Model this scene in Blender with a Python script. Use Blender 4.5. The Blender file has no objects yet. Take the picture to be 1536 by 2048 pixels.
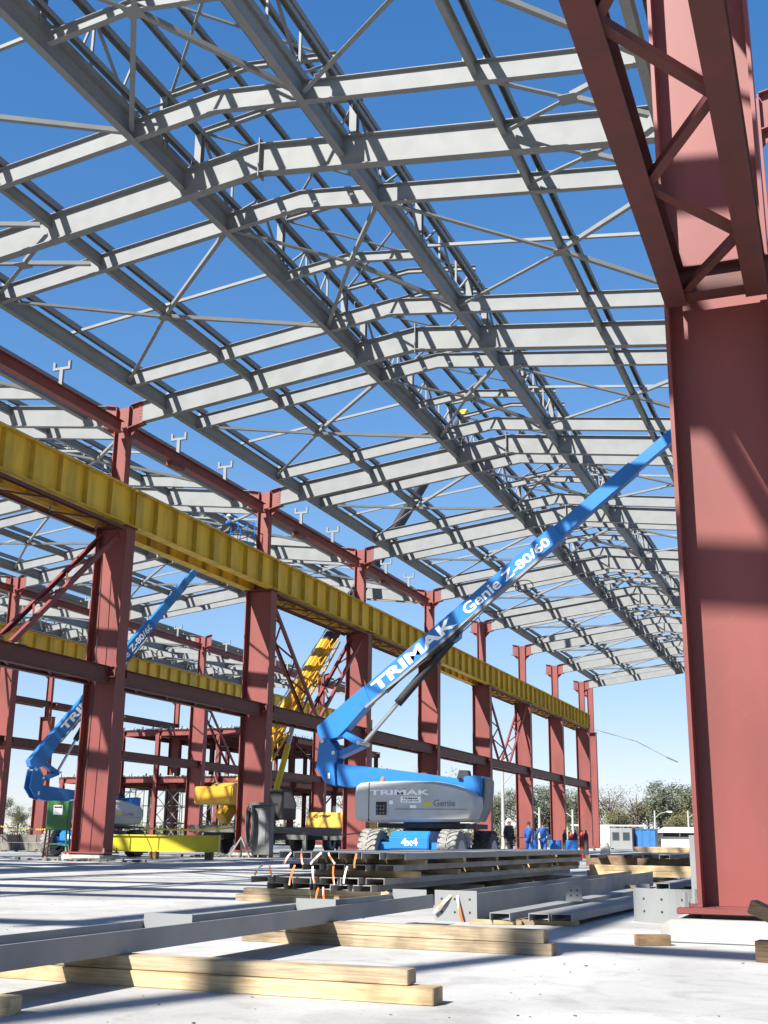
import bpy, bmesh, math, random
from mathutils import Vector, Matrix
R = math.radians
random.seed(7)
sc = bpy.context.scene
COL = sc.collection

# ------------------------------------------------------------------ camera, world, sun, exposure
H = 0.85
PITCH, YAW, ROLL = R(15.6205), R(21.3031), R(0.751)
fw = Vector((-math.sin(YAW) * math.cos(PITCH), math.cos(YAW) * math.cos(PITCH), math.sin(PITCH)))
rt = Vector((math.cos(YAW), math.sin(YAW), 0))
up = rt.cross(fw)
rt2 = rt * math.cos(ROLL) + up * math.sin(ROLL)
up2 = -rt * math.sin(ROLL) + up * math.cos(ROLL)
cam = bpy.data.cameras.new("camera")
cam.sensor_fit = 'VERTICAL'
cam.sensor_height = 24
cam.lens = 2337.97 / 2048 * 24
cam.clip_start = 0.05
cam.clip_end = 3000
camo = bpy.data.objects.new("camera", cam)
COL.objects.link(camo)
M = Matrix(((rt2.x, up2.x, -fw.x), (rt2.y, up2.y, -fw.y), (rt2.z, up2.z, -fw.z))).to_4x4()
M.translation = (0, 0, H)
camo.matrix_world = M
sc.camera = camo

SUN = Vector((0.4224, 1.0, -0.96))          # direction the light travels
elev = math.atan2(0.96, math.hypot(SUN.x, SUN.y))
world = bpy.data.worlds.new("World")
sc.world = world
world.use_nodes = True
wn = world.node_tree
bg = wn.nodes['Background']
sky = wn.nodes.new('ShaderNodeTexSky')
sky.sky_type = 'NISHITA'
sky.sun_disc = False
sky.sun_elevation = elev
sky.sun_rotation = math.atan2(-SUN.x, -SUN.y)
sky.altitude = 0
sky.air_density = 1.0
sky.dust_density = 0.1
sky.ozone_density = 3.2
hsv = wn.nodes.new('ShaderNodeHueSaturation')
hsv.inputs['Saturation'].default_value = 1.3
# soft shoulder: keeps the horizon from outshining the zenith too far, plus a slight tint against the green cast
vs_ = wn.nodes.new('ShaderNodeVectorMath')
vs_.operation = 'SCALE'
vs_.inputs['Scale'].default_value = 1 / 7.0
va_ = wn.nodes.new('ShaderNodeVectorMath')
va_.operation = 'ADD'
va_.inputs[1].default_value = (1, 1, 1)
vd_ = wn.nodes.new('ShaderNodeVectorMath')
vd_.operation = 'DIVIDE'
vm_ = wn.nodes.new('ShaderNodeVectorMath')
vm_.operation = 'MULTIPLY'
vm_.inputs[1].default_value = (.99, 1.0, 1.12)
wn.links.new(sky.outputs[0], vs_.inputs[0])
wn.links.new(vs_.outputs[0], va_.inputs[0])
wn.links.new(sky.outputs[0], vd_.inputs[0])
wn.links.new(va_.outputs[0], vd_.inputs[1])
wn.links.new(vd_.outputs[0], vm_.inputs[0])
wn.links.new(vm_.outputs[0], hsv.inputs['Color'])
wn.links.new(hsv.outputs[0], bg.inputs[0])
bg.inputs[1].default_value = 0.098
sun = bpy.data.lights.new("sun", 'SUN')
sun.energy = 4.6
sun.angle = R(0.5)
sun.color = (1.0, 0.955, 0.89)
suno = bpy.data.objects.new("sun", sun)
suno.rotation_euler = SUN.to_track_quat('-Z', 'Y').to_euler()
COL.objects.link(suno)
sc.view_settings.view_transform = 'Standard'
sc.view_settings.look = 'None'
sc.view_settings.gamma = 1
sc.view_settings.use_curve_mapping = False
sc.view_settings.exposure = 1.42

# ------------------------------------------------------------------ materials
MATS = {}
K_ALB = 0.80          # one common level for all base colours, matched to the exposure


def kc(c):
    return tuple(v * K_ALB for v in c)


def mat(name, base, alt=None, scale=6.0, amt=0.5, rough=0.5, metal=0.0, stretch=(1, 1, 1), bump=0.0, detail=6.0, spec=0.4, ramp=(0.4, 0.65), scuff=0.0, scuff_col=(.55, .45, .42)):
    base, alt, scuff_col = kc(base), (kc(alt) if alt else None), kc(scuff_col)
    m = bpy.data.materials.new(name)
    m.use_nodes = True
    nt = m.node_tree
    b = nt.nodes['Principled BSDF']
    b.inputs['Roughness'].default_value = rough
    b.inputs['Metallic'].default_value = metal
    b.inputs['Specular IOR Level'].default_value = spec
    if alt is None:
        b.inputs['Base Color'].default_value = (*base, 1)
    else:
        tc = nt.nodes.new('ShaderNodeTexCoord')
        mp = nt.nodes.new('ShaderNodeMapping')
        mp.inputs['Scale'].default_value = stretch
        geo = nt.nodes.new('ShaderNodeNewGeometry')
        nz = nt.nodes.new('ShaderNodeTexNoise')
        nz.inputs['Scale'].default_value = scale
        nz.inputs['Detail'].default_value = detail
        cr = nt.nodes.new('ShaderNodeValToRGB')
        cr.color_ramp.elements[0].position = ramp[0]
        cr.color_ramp.elements[1].position = ramp[1]
        mx = nt.nodes.new('ShaderNodeMix')
        mx.data_type = 'RGBA'
        mx.inputs[6].default_value = (*base, 1)
        mx.inputs[7].default_value = (*alt, 1)
        ml = nt.nodes.new('ShaderNodeMath')
        ml.operation = 'MULTIPLY'
        ml.inputs[1].default_value = amt
        L = nt.links.new
        L(geo.outputs['Position'], mp.inputs[0])
        L(mp.outputs[0], nz.inputs['Vector'])
        L(nz.outputs[0], cr.inputs[0])
        L(cr.outputs[0], ml.inputs[0])
        L(ml.outputs[0], mx.inputs[0])
        out = mx.outputs[2]
        if scuff:
            n2 = nt.nodes.new('ShaderNodeTexNoise')
            n2.inputs['Scale'].default_value = 3.4
            n2.inputs['Detail'].default_value = 12
            n2.inputs['Roughness'].default_value = .72
            n2.inputs['Distortion'].default_value = 1.2
            c2 = nt.nodes.new('ShaderNodeValToRGB')
            c2.color_ramp.elements[0].position = .62
            c2.color_ramp.elements[1].position = .74
            m2 = nt.nodes.new('ShaderNodeMath')
            m2.operation = 'MULTIPLY'
            m2.inputs[1].default_value = scuff
            x2 = nt.nodes.new('ShaderNodeMix')
            x2.data_type = 'RGBA'
            x2.inputs[7].default_value = (*scuff_col, 1)
            L(geo.outputs['Position'], n2.inputs['Vector'])
            L(n2.outputs[0], c2.inputs[0])
            L(c2.outputs[0], m2.inputs[0])
            L(m2.outputs[0], x2.inputs[0])
            L(out, x2.inputs[6])
            out = x2.outputs[2]
        L(out, b.inputs['Base Color'])
        if bump:
            bp = nt.nodes.new('ShaderNodeBump')
            bp.inputs['Strength'].default_value = bump
            bp.inputs['Distance'].default_value = 0.02
            L(nz.outputs[0], bp.inputs['Height'])
            L(bp.outputs[0], b.inputs['Normal'])
    MATS[name] = m
    return m


GREY = mat('grey_steel_paint', (.258, .270, .270), (.220, .230, .232), 1.6, .7, .62, spec=.25)
GREY2 = mat('grey_steel_dusty', (.26, .265, .265), (.20, .205, .205), 3.0, .7, .5)
RED = mat('red_oxide_primer', (.238, .058, .050), (.170, .042, .036), 1.1, .8, .55, stretch=(1, 1, .35), scuff=.16, scuff_col=(.40, .24, .21))
CHAN = mat('channel_steel', (.33, .325, .31), (.24, .225, .20), 2.2, .8, .5)
RED2 = mat('red_primer_shaded', (.14, .040, .033), (.10, .036, .028), 3.0, .8, .6)  # darker copy of the red primer, shade of the overhead steel put into the colour
GIRD = mat('weathered_yellow_paint', (.86, .56, .045), (.50, .34, .045), 1.1, .8, .55, stretch=(1, 1.7, .3), ramp=(.40, .66), scuff=.3, scuff_col=(.22, .15, .05))
GIRDR = mat('yellow_rib_paint', (.60, .40, .045), (.40, .27, .04), 2, .7, .6)
YEL = mat('bright_yellow_paint', (.75, .62, .03), (.62, .50, .03), 2, .5, .5)
CRANE = mat('crane_yellow_paint', (.70, .39, .03), (.50, .27, .025), 2, .6, .42)
BLUE = mat('lift_blue_paint', (.021, .195, .57), (.026, .17, .46), 1.3, .7, .34, scuff=.25)
COVER = mat('lift_cover_grey', (.57, .58, .58), (.45, .455, .45), 1.5, .8, .4, scuff=.3, scuff_col=(.25, .24, .22))
WHITE = mat('white_lettering', (1.1, 1.1, 1.1), rough=.5)
BLACK = mat('black_rubber', (.022, .022, .024), (.04, .04, .04), 6, .6, .7)
TREAD = mat('dusty_tyre_rubber', (.30, .29, .27), (.16, .16, .155), 9, .8, .85)
TYRE = mat('grey_tyre_rubber', (.09, .09, .088), (.15, .145, .14), 6, .7, .85)
DARK = mat('dark_machinery', (.025, .025, .028), (.05, .045, .04), 5, .6, .6)
CHROME = mat('cylinder_rod_steel', (.62, .62, .62), rough=.25, metal=.8)
CONC = mat('pale_concrete', (.56, .545, .51), (.44, .43, .40), .55, .75, .8, bump=.15, detail=9)
PEDC = mat('pedestal_concrete', (.46, .45, .425), (.27, .26, .24), 3.0, .8, .85, bump=.5, detail=12, scuff=.5, scuff_col=(.25, .22, .17))
DIRT = mat('pale_dirt', (.36, .33, .27), (.24, .22, .17), .08, .8, .95, detail=10)
DKGRN = mat('rubble_dark', (.12, .11, .10), (.25, .23, .20), 2.5, .8, .9, bump=.5)
GREEN = mat('green_cabinet_paint', (.05, .19, .055), (.04, .15, .05), 4, .5, .5)
CABG = mat('cabinet_grey', (.14, .14, .13), (.09, .09, .085), 3, .6, .6)
ORNG = mat('orange_plastic', (.75, .17, .03), rough=.5)
BARREL = mat('blue_drum', (.03, .16, .50), rough=.45)
BOXW = mat('white_wall', (.72, .72, .70), (.60, .60, .58), 2, .5, .7)
CBLUE = mat('container_blue', (.03, .15, .38), (.025, .12, .30), 2, .5, .5)
GLASSD = mat('dark_window', (.04, .05, .06), rough=.15)
POLEM = mat('concrete_pole', (.42, .42, .40), rough=.8)
SKIN = mat('skin', (.25, .13, .085), rough=.55)
HAIR = mat('dark_hair', (.012, .01, .008), rough=.6)
COVERALL = mat('blue_coverall', (.03, .10, .36), (.02, .07, .26), 12, .6, .8)
NAVY = mat('dark_clothing', (.018, .02, .03), (.03, .03, .045), 12, .6, .85)
HELMW = mat('white_helmet', (.8, .8, .8), rough=.35)
BARK = mat('bark', (.10, .075, .055), (.06, .045, .035), 6, .7, .9)
REDC = mat('red_cylinder_paint', (.42, .03, .03), rough=.45)


def wood_mat(name, c1, c2):
    c1, c2 = kc(c1), kc(c2)
    m = bpy.data.materials.new(name)
    m.use_nodes = True
    nt = m.node_tree
    b = nt.nodes['Principled BSDF']
    b.inputs['Roughness'].default_value = .75
    geo = nt.nodes.new('ShaderNodeNewGeometry')
    mp = nt.nodes.new('ShaderNodeMapping')
    mp.inputs['Scale'].default_value = (1.2, 9, 26)
    nz = nt.nodes.new('ShaderNodeTexNoise')
    nz.inputs['Scale'].default_value = 1.6
    nz.inputs['Detail'].default_value = 6
    nz.inputs['Distortion'].default_value = 1.2
    n2 = nt.nodes.new('ShaderNodeTexNoise')
    n2.inputs['Scale'].default_value = 2.3
    n2.inputs['Detail'].default_value = 5
    cr = nt.nodes.new('ShaderNodeValToRGB')
    e = cr.color_ramp.elements
    e[0].position, e[0].color = .32, (*c2, 1)
    e[1].position, e[1].color = .62, (*c1, 1)
    mx = nt.nodes.new('ShaderNodeMix')
    mx.data_type = 'RGBA'
    mx.blend_type = 'MULTIPLY'
    mx.inputs[0].default_value = .8
    c3 = nt.nodes.new('ShaderNodeValToRGB')
    c3.color_ramp.elements[0].position, c3.color_ramp.elements[0].color = .38, (.35, .33, .30, 1)
    c3.color_ramp.elements[1].position, c3.color_ramp.elements[1].color = .58, (1, 1, 1, 1)
    L = nt.links.new
    L(geo.outputs['Position'], mp.inputs[0])
    L(mp.outputs[0], nz.inputs['Vector'])
    L(nz.outputs[0], cr.inputs[0])
    L(geo.outputs['Position'], n2.inputs['Vector'])
    L(n2.outputs[0], c3.inputs[0])
    L(cr.outputs[0], mx.inputs[6])
    L(c3.outputs[0], mx.inputs[7])
    L(mx.outputs[2], b.inputs['Base Color'])
    return m


WOOD = wood_mat('pale_timber', (.64, .49, .28), (.46, .31, .15))
WOODG = wood_mat('weathered_timber', (.52, .41, .26), (.30, .22, .13))
WOODD = wood_mat('dark_timber', (.30, .19, .10), (.17, .10, .05))


def stripe_mat(name, c1, c2, scale, axis_scale):
    c1, c2 = kc(c1), kc(c2)
    m = bpy.data.materials.new(name)
    m.use_nodes = True
    nt = m.node_tree
    b = nt.nodes['Principled BSDF']
    b.inputs['Roughness'].default_value = .5
    geo = nt.nodes.new('ShaderNodeNewGeometry')
    mp = nt.nodes.new('ShaderNodeMapping')
    mp.inputs['Scale'].default_value = axis_scale
    wv = nt.nodes.new('ShaderNodeTexWave')
    wv.inputs['Scale'].default_value = scale
    cr = nt.nodes.new('ShaderNodeValToRGB')
    cr.color_ramp.interpolation = 'CONSTANT'
    cr.color_ramp.elements[0].color = (*c1, 1)
    cr.color_ramp.elements[1].position = .5
    cr.color_ramp.elements[1].color = (*c2, 1)
    nt.links.new(geo.outputs['Position'], mp.inputs[0])
    nt.links.new(mp.outputs[0], wv.inputs['Vector'])
    nt.links.new(wv.outputs[0], cr.inputs[0])
    nt.links.new(cr.outputs[0], b.inputs['Base Color'])
    return m


RIBBON = stripe_mat('orange_white_ribbon', (.72, .16, .03), (.75, .73, .70), 5.5, (.5, .5, 1))
TAPE = stripe_mat('yellow_black_tape', (.75, .55, .03), (.03, .03, .03), 1.2, (1, 1, 0))


def leaf_mat(name, c):
    c = kc(c)
    m = bpy.data.materials.new(name)
    m.use_nodes = True
    nt = m.node_tree
    b = nt.nodes['Principled BSDF']
    b.inputs['Roughness'].default_value = .7
    geo = nt.nodes.new('ShaderNodeNewGeometry')
    nz = nt.nodes.new('ShaderNodeTexNoise')
    nz.inputs['Scale'].default_value = .55
    nz.inputs['Detail'].default_value = 5
    mx = nt.nodes.new('ShaderNodeMix')
    mx.data_type = 'RGBA'
    mx.inputs[6].default_value = (*[v * .6 for v in c], 1)
    mx.inputs[7].default_value = (*[v * 1.5 for v in c], 1)
    nt.links.new(geo.outputs['Position'], nz.inputs['Vector'])
    nt.links.new(nz.outputs[0], mx.inputs[0])
    nt.links.new(mx.outputs[2], b.inputs['Base Color'])
    return m


LEAF = [leaf_mat('dark_leaves', (.12, .14, .085)), leaf_mat('olive_leaves', (.14, .15, .075)), leaf_mat('yellow_green_leaves', (.17, .16, .065)),
        leaf_mat('dry_twigs', (.18, .16, .14))]  # leaf tones paled, distance haze is put into the colour


# ------------------------------------------------------------------ mesh helpers
class MB:
    def __init__(s):
        s.v, s.f = [], []

    def add(s, vs, fs):
        o = len(s.v)
        s.v += [tuple(p) for p in vs]
        s.f += [tuple(i + o for i in f) for f in fs]
        return s

    def loft(s, rings, cap=True):
        n = len(rings[0])
        vs = [p for r in rings for p in r]
        fs = []
        for k in range(len(rings) - 1):
            for i in range(n):
                j = (i + 1) % n
                fs.append((k * n + i, k * n + j, (k + 1) * n + j, (k + 1) * n + i))
        if cap:
            fs.append(tuple(range(n - 1, -1, -1)))
            fs.append(tuple((len(rings) - 1) * n + i for i in range(n)))
        return s.add(vs, fs)

    def sweep(s, prof, p0, p1, upv=(0, 0, 1)):
        """prof: list of (side, up) offsets; the line p0-p1 carries them"""
        p0, p1 = Vector(p0), Vector(p1)
        d = (p1 - p0).normalized()
        u = Vector(upv)
        u = (u - d * u.dot(d)).normalized()
        sd = d.cross(u)
        return s.loft([[p + sd * a + u * b for a, b in prof] for p in (p0, p1)])

    def box(s, x0, x1, y0, y1, z0, z1):
        vs = [(x, y, z) for z in (z0, z1) for y in (y0, y1) for x in (x0, x1)]
        return s.add(vs, [(0, 2, 3, 1), (4, 5, 7, 6), (0, 1, 5, 4), (2, 6, 7, 3), (0, 4, 6, 2), (1, 3, 7, 5)])

    def bar(s, p0, p1, w, h, upv=(0, 0, 1)):
        return s.sweep([(-w / 2, -h / 2), (w / 2, -h / 2), (w / 2, h / 2), (-w / 2, h / 2)], p0, p1, upv)

    def tube(s, pts, r, n=8, cap=True):
        pts = [Vector(p) for p in pts]
        rs = r if isinstance(r, (list, tuple)) else [r] * len(pts)
        rings = []
        for i, p in enumerate(pts):
            d = (pts[min(i + 1, len(pts) - 1)] - pts[max(i - 1, 0)]).normalized()
            a = Vector((0, 0, 1)) if abs(d.z) < .9 else Vector((1, 0, 0))
            u = d.cross(a).normalized()
            w = d.cross(u)
            rings.append([p + (u * math.cos(2 * math.pi * k / n) + w * math.sin(2 * math.pi * k / n)) * rs[i] for k in range(n)])
        return s.loft(rings, cap)

    def prism_y(s, poly, y0, y1):
        """polygon in x,z pushed along y"""
        return s.loft([[(x, y, z) for x, z in poly] for y in (y0, y1)])

    def prism_x(s, poly, x0, x1):
        return s.loft([[(x, y, z) for y, z in poly] for x in (x0, x1)])

    def prism_z(s, poly, z0, z1):
        return s.loft([[(x, y, z) for x, y in poly] for z in (z0, z1)])


def Iprof(b, h, tf, tw):
    """I section, top at 0"""
    a, c = b / 2, tw / 2
    return [(-a, -h), (a, -h), (a, -h + tf), (c, -h + tf), (c, -tf), (a, -tf), (a, 0), (-a, 0), (-a, -tf), (-c, -tf), (-c, -h + tf), (-a, -h + tf)]


def Cprof(b, h, t):
    """channel, web on top, lips down; top at 0"""
    a = b / 2
    return [(-a, -h), (-a + t, -h), (-a + t, -t), (a - t, -t), (a - t, -h), (a, -h), (a, 0), (-a, 0)]


def Hprof(h, b, tf, tw):
    """I section on its side: flanges upright; bottom at 0, h = width across, b = flange height"""
    return [(v + h / 2, u + b / 2) for u, v in Iprof(b, h, tf, tw)]


def obj(name, mb, m, parent=None, org=(0, 0, 0), smooth=False, bevel=0.0):
    me = bpy.data.meshes.new(name)
    ox, oy, oz = org
    me.from_pydata([(x - ox, y - oy, z - oz) for x, y, z in mb.v], [], mb.f)
    bm = bmesh.new()
    bm.from_mesh(me)
    bmesh.ops.recalc_face_normals(bm, faces=bm.faces)
    if bevel:
        bmesh.ops.bevel(bm, geom=[e for e in bm.edges if len(e.link_faces) == 2 and e.calc_face_angle(0) > .5], offset=bevel, segments=2, affect='EDGES', clamp_overlap=True)
    bm.to_mesh(me)
    bm.free()
    if smooth:
        for p in me.polygons:
            p.use_smooth = True
        try:
            me.set_sharp_from_angle(angle=R(38))
        except Exception:
            pass
    me.materials.append(m)
    o = bpy.data.objects.new(name, me)
    COL.objects.link(o)
    if parent:
        o.parent = parent
    else:
        o.location = org
    return o


def tag(o, label, cat, group=None):
    o['label'] = label
    o['category'] = cat
    o['kind'] = 'thing'
    if group:
        o['group'] = group
    return o


def thing(name, label, cat, loc=(0, 0, 0), group=None, rotz=0):
    o = bpy.data.objects.new(name, None)
    o.empty_display_size = .2
    COL.objects.link(o)
    o.location = loc
    o.rotation_euler = (0, 0, rotz)
    return tag(o, label, cat, group)


def solo(name, mb, m, label, cat, org=(0, 0, 0), group=None, **k):
    return tag(obj(name, mb, m, None, org, **k), label, cat, group)


def dup(root, loc, label, group=None, rotz=None):
    r = root.copy()
    COL.objects.link(r)
    r.location = loc
    if rotz is not None:
        r.rotation_euler = (0, 0, rotz)
    r['label'] = label
    if group:
        r['group'] = group

    def rec(a, b):
        for ch in list(a.children):
            c = ch.copy()
            COL.objects.link(c)
            c.parent = b
            rec(ch, c)
    rec(root, r)
    return r


def struct(name, mb, m, kind='structure', **k):
    o = obj(name, mb, m, **k)
    o['kind'] = kind
    return o


ORD = ['first', 'second', 'third', 'fourth', 'fifth', 'sixth', 'seventh', 'eighth', 'ninth', 'tenth', 'eleventh', 'twelfth', 'thirteenth', 'fourteenth', 'fifteenth',
       'sixteenth', 'seventeenth', 'eighteenth', 'nineteenth', 'twentieth']


def text_mesh(body, size, bold=0.0, shear=0.0, width=1.0):
    cu = bpy.data.curves.new('lettering', 'FONT')
    cu.body = body
    cu.size = size
    cu.offset = bold
    cu.shear = shear
    cu.extrude = 0.003
    cu.resolution_u = 4
    cu.align_x = 'LEFT'
    o = bpy.data.objects.new('lettering', cu)
    COL.objects.link(o)
    dg = bpy.context.evaluated_depsgraph_get()
    me = bpy.data.meshes.new_from_object(o.evaluated_get(dg))
    bpy.data.objects.remove(o)
    xs = [v.co.x for v in me.vertices]
    return me, min(xs), max(xs)


def lettering(body, parent, origin, right, upv, height, length, m=None, bold=0.0, shear=0.0, fat=0.0):
    """writing laid on a face: origin = lower left corner, right / upv = unit directions"""
    me, a, b = text_mesh(body, 1.0, bold, shear)
    ys = [v.co.y for v in me.vertices]
    y0, y1 = min(ys), max(ys)
    right, upv = Vector(right).normalized(), Vector(upv).normalized()
    nrm = right.cross(upv)
    for v in me.vertices:
        x = (v.co.x - a) / (b - a) * length
        y = (v.co.y - y0) / (y1 - y0) * height
        v.co = Vector(origin) + right * x + upv * y + nrm * v.co.z
    if fat:
        bm = bmesh.new()
        bm.from_mesh(me)
        base = bm.verts[:] + bm.edges[:] + bm.faces[:]
        for k, (dx, dy) in enumerate(((fat, 0), (0, fat), (fat, fat), (fat / 2, fat / 2))):
            r = bmesh.ops.duplicate(bm, geom=base)
            bmesh.ops.translate(bm, verts=[e for e in r['geom'] if isinstance(e, bmesh.types.BMVert)], vec=right * dx + upv * dy + nrm * (.0008 * (k + 1)))
        bm.to_mesh(me)
        bm.free()
    me.materials.clear()
    me.materials.append(m or WHITE)
    o = bpy.data.objects.new('lettering', me)
    COL.objects.link(o)
    o.parent = parent
    return o


# ------------------------------------------------------------------ building grid
XA, XB, XC, XD = -0.83, -24.68, -48.5, -72.3
R1, R2, R3 = -12.81, -36.6, -60.4
SL = 0.1242
ZR = 18.21


def YF(i):
    return 23.75 + 12 * i


def ztop(x, r):
    return ZR - SL * abs(x - r)


# ------------------------------------------------------------------ ground
g = MB()
g.add([(-900, -300, -.012), (900, -300, -.012), (900, 1500, -.012), (-900, 1500, -.012)], [(0, 1, 2, 3)])
struct('ground', g, DIRT)
slab = MB()
slab.box(-75, 14, -40, 150, -.01, 0.0)


def slab_mat():
    m = bpy.data.materials.new('concrete_slab')
    m.use_nodes = True
    nt = m.node_tree
    b = nt.nodes['Principled BSDF']
    b.inputs['Roughness'].default_value = .8
    L = nt.links.new
    geo = nt.nodes.new('ShaderNodeNewGeometry')

    def noise(sc_, det, dist=0.0):
        n = nt.nodes.new('ShaderNodeTexNoise')
        n.inputs['Scale'].default_value = sc_
        n.inputs['Detail'].default_value = det
        n.inputs['Distortion'].default_value = dist
        L(geo.outputs['Position'], n.inputs['Vector'])
        return n

    def ramp(n, p0, c0, p1, c1):
        r = nt.nodes.new('ShaderNodeValToRGB')
        r.color_ramp.elements[0].position, r.color_ramp.elements[0].color = p0, (*c0, 1)
        r.color_ramp.elements[1].position, r.color_ramp.elements[1].color = p1, (*c1, 1)
        L(n.outputs[0], r.inputs[0])
        return r
    a = ramp(noise(.35, 10, .6), .36, kc((.375, .368, .352)), .62, kc((.535, .53, .515)))
    c = ramp(noise(2.2, 8, 1.5), .30, (.72, .71, .69), .5, (1, 1, 1))
    d = ramp(noise(38, 3), .28, (.7, .69, .67), .42, (1, 1, 1))
    e = ramp(noise(150, 2), .3, (.88, .88, .87), .6, (1, 1, 1))
    x = a
    for y in (c, d, e):
        mx = nt.nodes.new('ShaderNodeMix')
        mx.data_type = 'RGBA'
        mx.blend_type = 'MULTIPLY'
        mx.inputs[0].default_value = .75
        L(x.outputs[0] if x is a else x.outputs[2], mx.inputs[6])
        L(y.outputs[0], mx.inputs[7])
        x = mx
    L(x.outputs[2], b.inputs['Base Color'])
    bp = nt.nodes.new('ShaderNodeBump')
    bp.inputs['Strength'].default_value = .25
    bp.inputs['Distance'].default_value = .01
    L(noise(14, 10).outputs[0], bp.inputs['Height'])
    L(bp.outputs[0], b.inputs['Normal'])
    return m


struct('concrete_floor', slab, slab_mat())

# ------------------------------------------------------------------ columns
Z_LOW = 11.85        # top of the lower shaft


def make_column(X, width, upper=True, bracket=(1, 1), ridge_l=0, ridge_r=0, ped=True):
    """one steel column built round the origin; X only sets the roof height at the bracket"""
    t = thing('steel_column', '', 'column')
    hw = width / 2
    lo = MB()
    z0, z1 = .29, Z_LOW
    tw, tf, b = .016, .04, .58
    lo.prism_z([(-hw, -b / 2), (-hw + tf, -b / 2), (-hw + tf, -tw / 2), (hw - tf, -tw / 2), (hw - tf, -b / 2), (hw, -b / 2), (hw, b / 2), (hw - tf, b / 2),
                (hw - tf, tw / 2), (-hw + tf, tw / 2), (-hw + tf, b / 2), (-hw, b / 2)], z0, z1)
    obj('lower_shaft', lo, RED, t)
    cp = MB()
    cp.box(-hw - .06, hw + .06, -.36, .36, Z_LOW + .003, Z_LOW + .05)
    obj('cap_plate', cp, RED2, t)
    bp = MB()
    bp.box(-hw - .17, hw + .17, -.46, .46, .235, .287)
    obj('base_plate', bp, RED, t, bevel=.006)
    gt = MB()
    gt.box(-hw + .03, hw - .03, -.32, .32, .196, .234)
    obj('grout_bed', gt, DKGRN, t)
    an = MB()
    for sx in (-1, 1):
        for sy in (-1, 1):
            an.tube([(sx * (hw + .1), sy * .38, .287), (sx * (hw + .1), sy * .38, .42)], .022, 6)
            an.tube([(sx * (hw + .1), sy * .38, .29), (sx * (hw + .1), sy * .38, .335)], .042, 6)
    obj('anchor_bolts', an, GREY2, t)
    if ped:
        pd = MB()
        w2 = hw + (.3 if width < 1.2 else .12)
        pd.prism_y([(-w2, 0), (w2, 0), (w2, .15), (w2 - .04, .195), (-w2 + .10, .195), (-w2 + .03, .165), (-w2, .12)], -.62, .62)
        obj('pedestal', pd, PEDC, t, bevel=.012)
    if upper:
        zt = ztop(X, ridge_r or ridge_l)
        us = MB()
        us.prism_z([(-.3, -.17), (-.27, -.17), (-.27, -.007), (.27, -.007), (.27, -.17), (.3, -.17), (.3, .17), (.27, .17), (.27, .007), (-.27, .007), (-.27, .17), (-.3, .17)],
                   Z_LOW + .053, zt - .05)
        obj('upper_shaft', us, RED, t)
        br = MB()
        for sgn, on in ((-1, bracket[0]), (1, bracket[1])):
            if not on:
                continue
            e = .80
            rise = SL * e
            poly = [(sgn * .303, zt - .03), (sgn * e, zt - .03 + rise), (sgn * e, zt - .84 + rise), (sgn * .303, zt - 1.30)]
            br.prism_y(poly, -.01, .01)
            # top and bottom flanges of the bracket
            br.sweep([(-.15, -.012), (.15, -.012), (.15, .012), (-.15, .012)], (sgn * .303, 0, zt - .012), (sgn * e, 0, zt - .012 + rise))
            br.sweep([(-.17, -.015), (.17, -.015), (.17, .015), (-.17, .015)], (sgn * .303, 0, zt - .93), (sgn * (e + .12), 0, zt - .87 + rise))
        obj('bracket', br, RED, t)
        bo = MB()
        for sgn, on in ((-1, bracket[0]), (1, bracket[1])):
            if on:
                for k in range(5):
                    for q in (.66, .73):
                        bo.tube([(sgn * q, -.03, zt - .16 - .13 * k + SL * q), (sgn * q, .03, zt - .16 - .13 * k + SL * q)], .018, 6)
        obj('bolts', bo, GREY, t)
    return t


WA, WB = 1.06, 1.34
rowB = make_column(XB, WB, True, (1, 1), R2, R1)
rowA = make_column(XA, WA, True, (1, 1), 0, R1)
GB = 'red columns of the crane row behind the blue lift'
GA = 'red columns in line with the near one'
names_b = {}
for i in range(-2, 9):
    lab = {0: 'red steel column of the crane row just outside the left edge of the photo',
           1: 'nearest red column of the left crane row, with the green cabinet at its foot',
           2: 'red column of the left crane row beside the grey switch cabinet',
           3: 'red column of the crane row partly hidden by the elbow of the near blue lift',
           4: 'red column of the crane row rising behind the lower arm of the near blue lift'}.get(i)
    if lab is None:
        lab = ('red crane row column out of view beside the photographer, %s before the frame' % ORD[-i] if i < 0 else
               '%s red column of the crane row right of the near lift' % ORD[i - 5])
    if i == -2:
        rowB.location = (XB, YF(i), 0)
        tag(rowB, lab, 'column', GB)
    else:
        dup(rowB, (XB, YF(i), 0), lab, GB)
for i in range(-2, 9):
    lab = {-1: 'large red column in the right foreground on its concrete pedestal', -2: 'red column right beside the camera, outside the photo',
           0: 'red column mostly hidden by the large foreground column, its bracket peeping out top right'}.get(
        i, '%s red column lined up behind the large foreground column, hidden by it' % ORD[max(i, 0)])
    if i == -2:
        rowA.location = (XA, YF(i), 0)
        tag(rowA, lab, 'column', GA)
    else:
        dup(rowA, (XA, YF(i), 0), lab, GA)
GC = 'red columns of the middle row under the second yellow girder'
for i in range(1, 9):
    dup(rowB, (XC, YF(i), 0), '%s red column of the row under the far yellow girder, from the left' % ORD[i - 1], GC)
GD = 'red columns of the farthest left row'
for i in range(4, 9):
    dup(rowB, (XD, YF(i), 0), '%s red column of the farthest row seen between the nearer ones' % ORD[i - 4], GD)
# last slim column of the crane row, past the end of the yellow girder
lastc = make_column(XB, 1.0, True, (1, 0), R2, R1)
lastc.location = (XB, 124.2, 0)
tag(lastc, 'end column of the crane row, standing past the end of the yellow girder', 'column', GB)

# ------------------------------------------------------------------ crane girders
GL = 11.985


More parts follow.
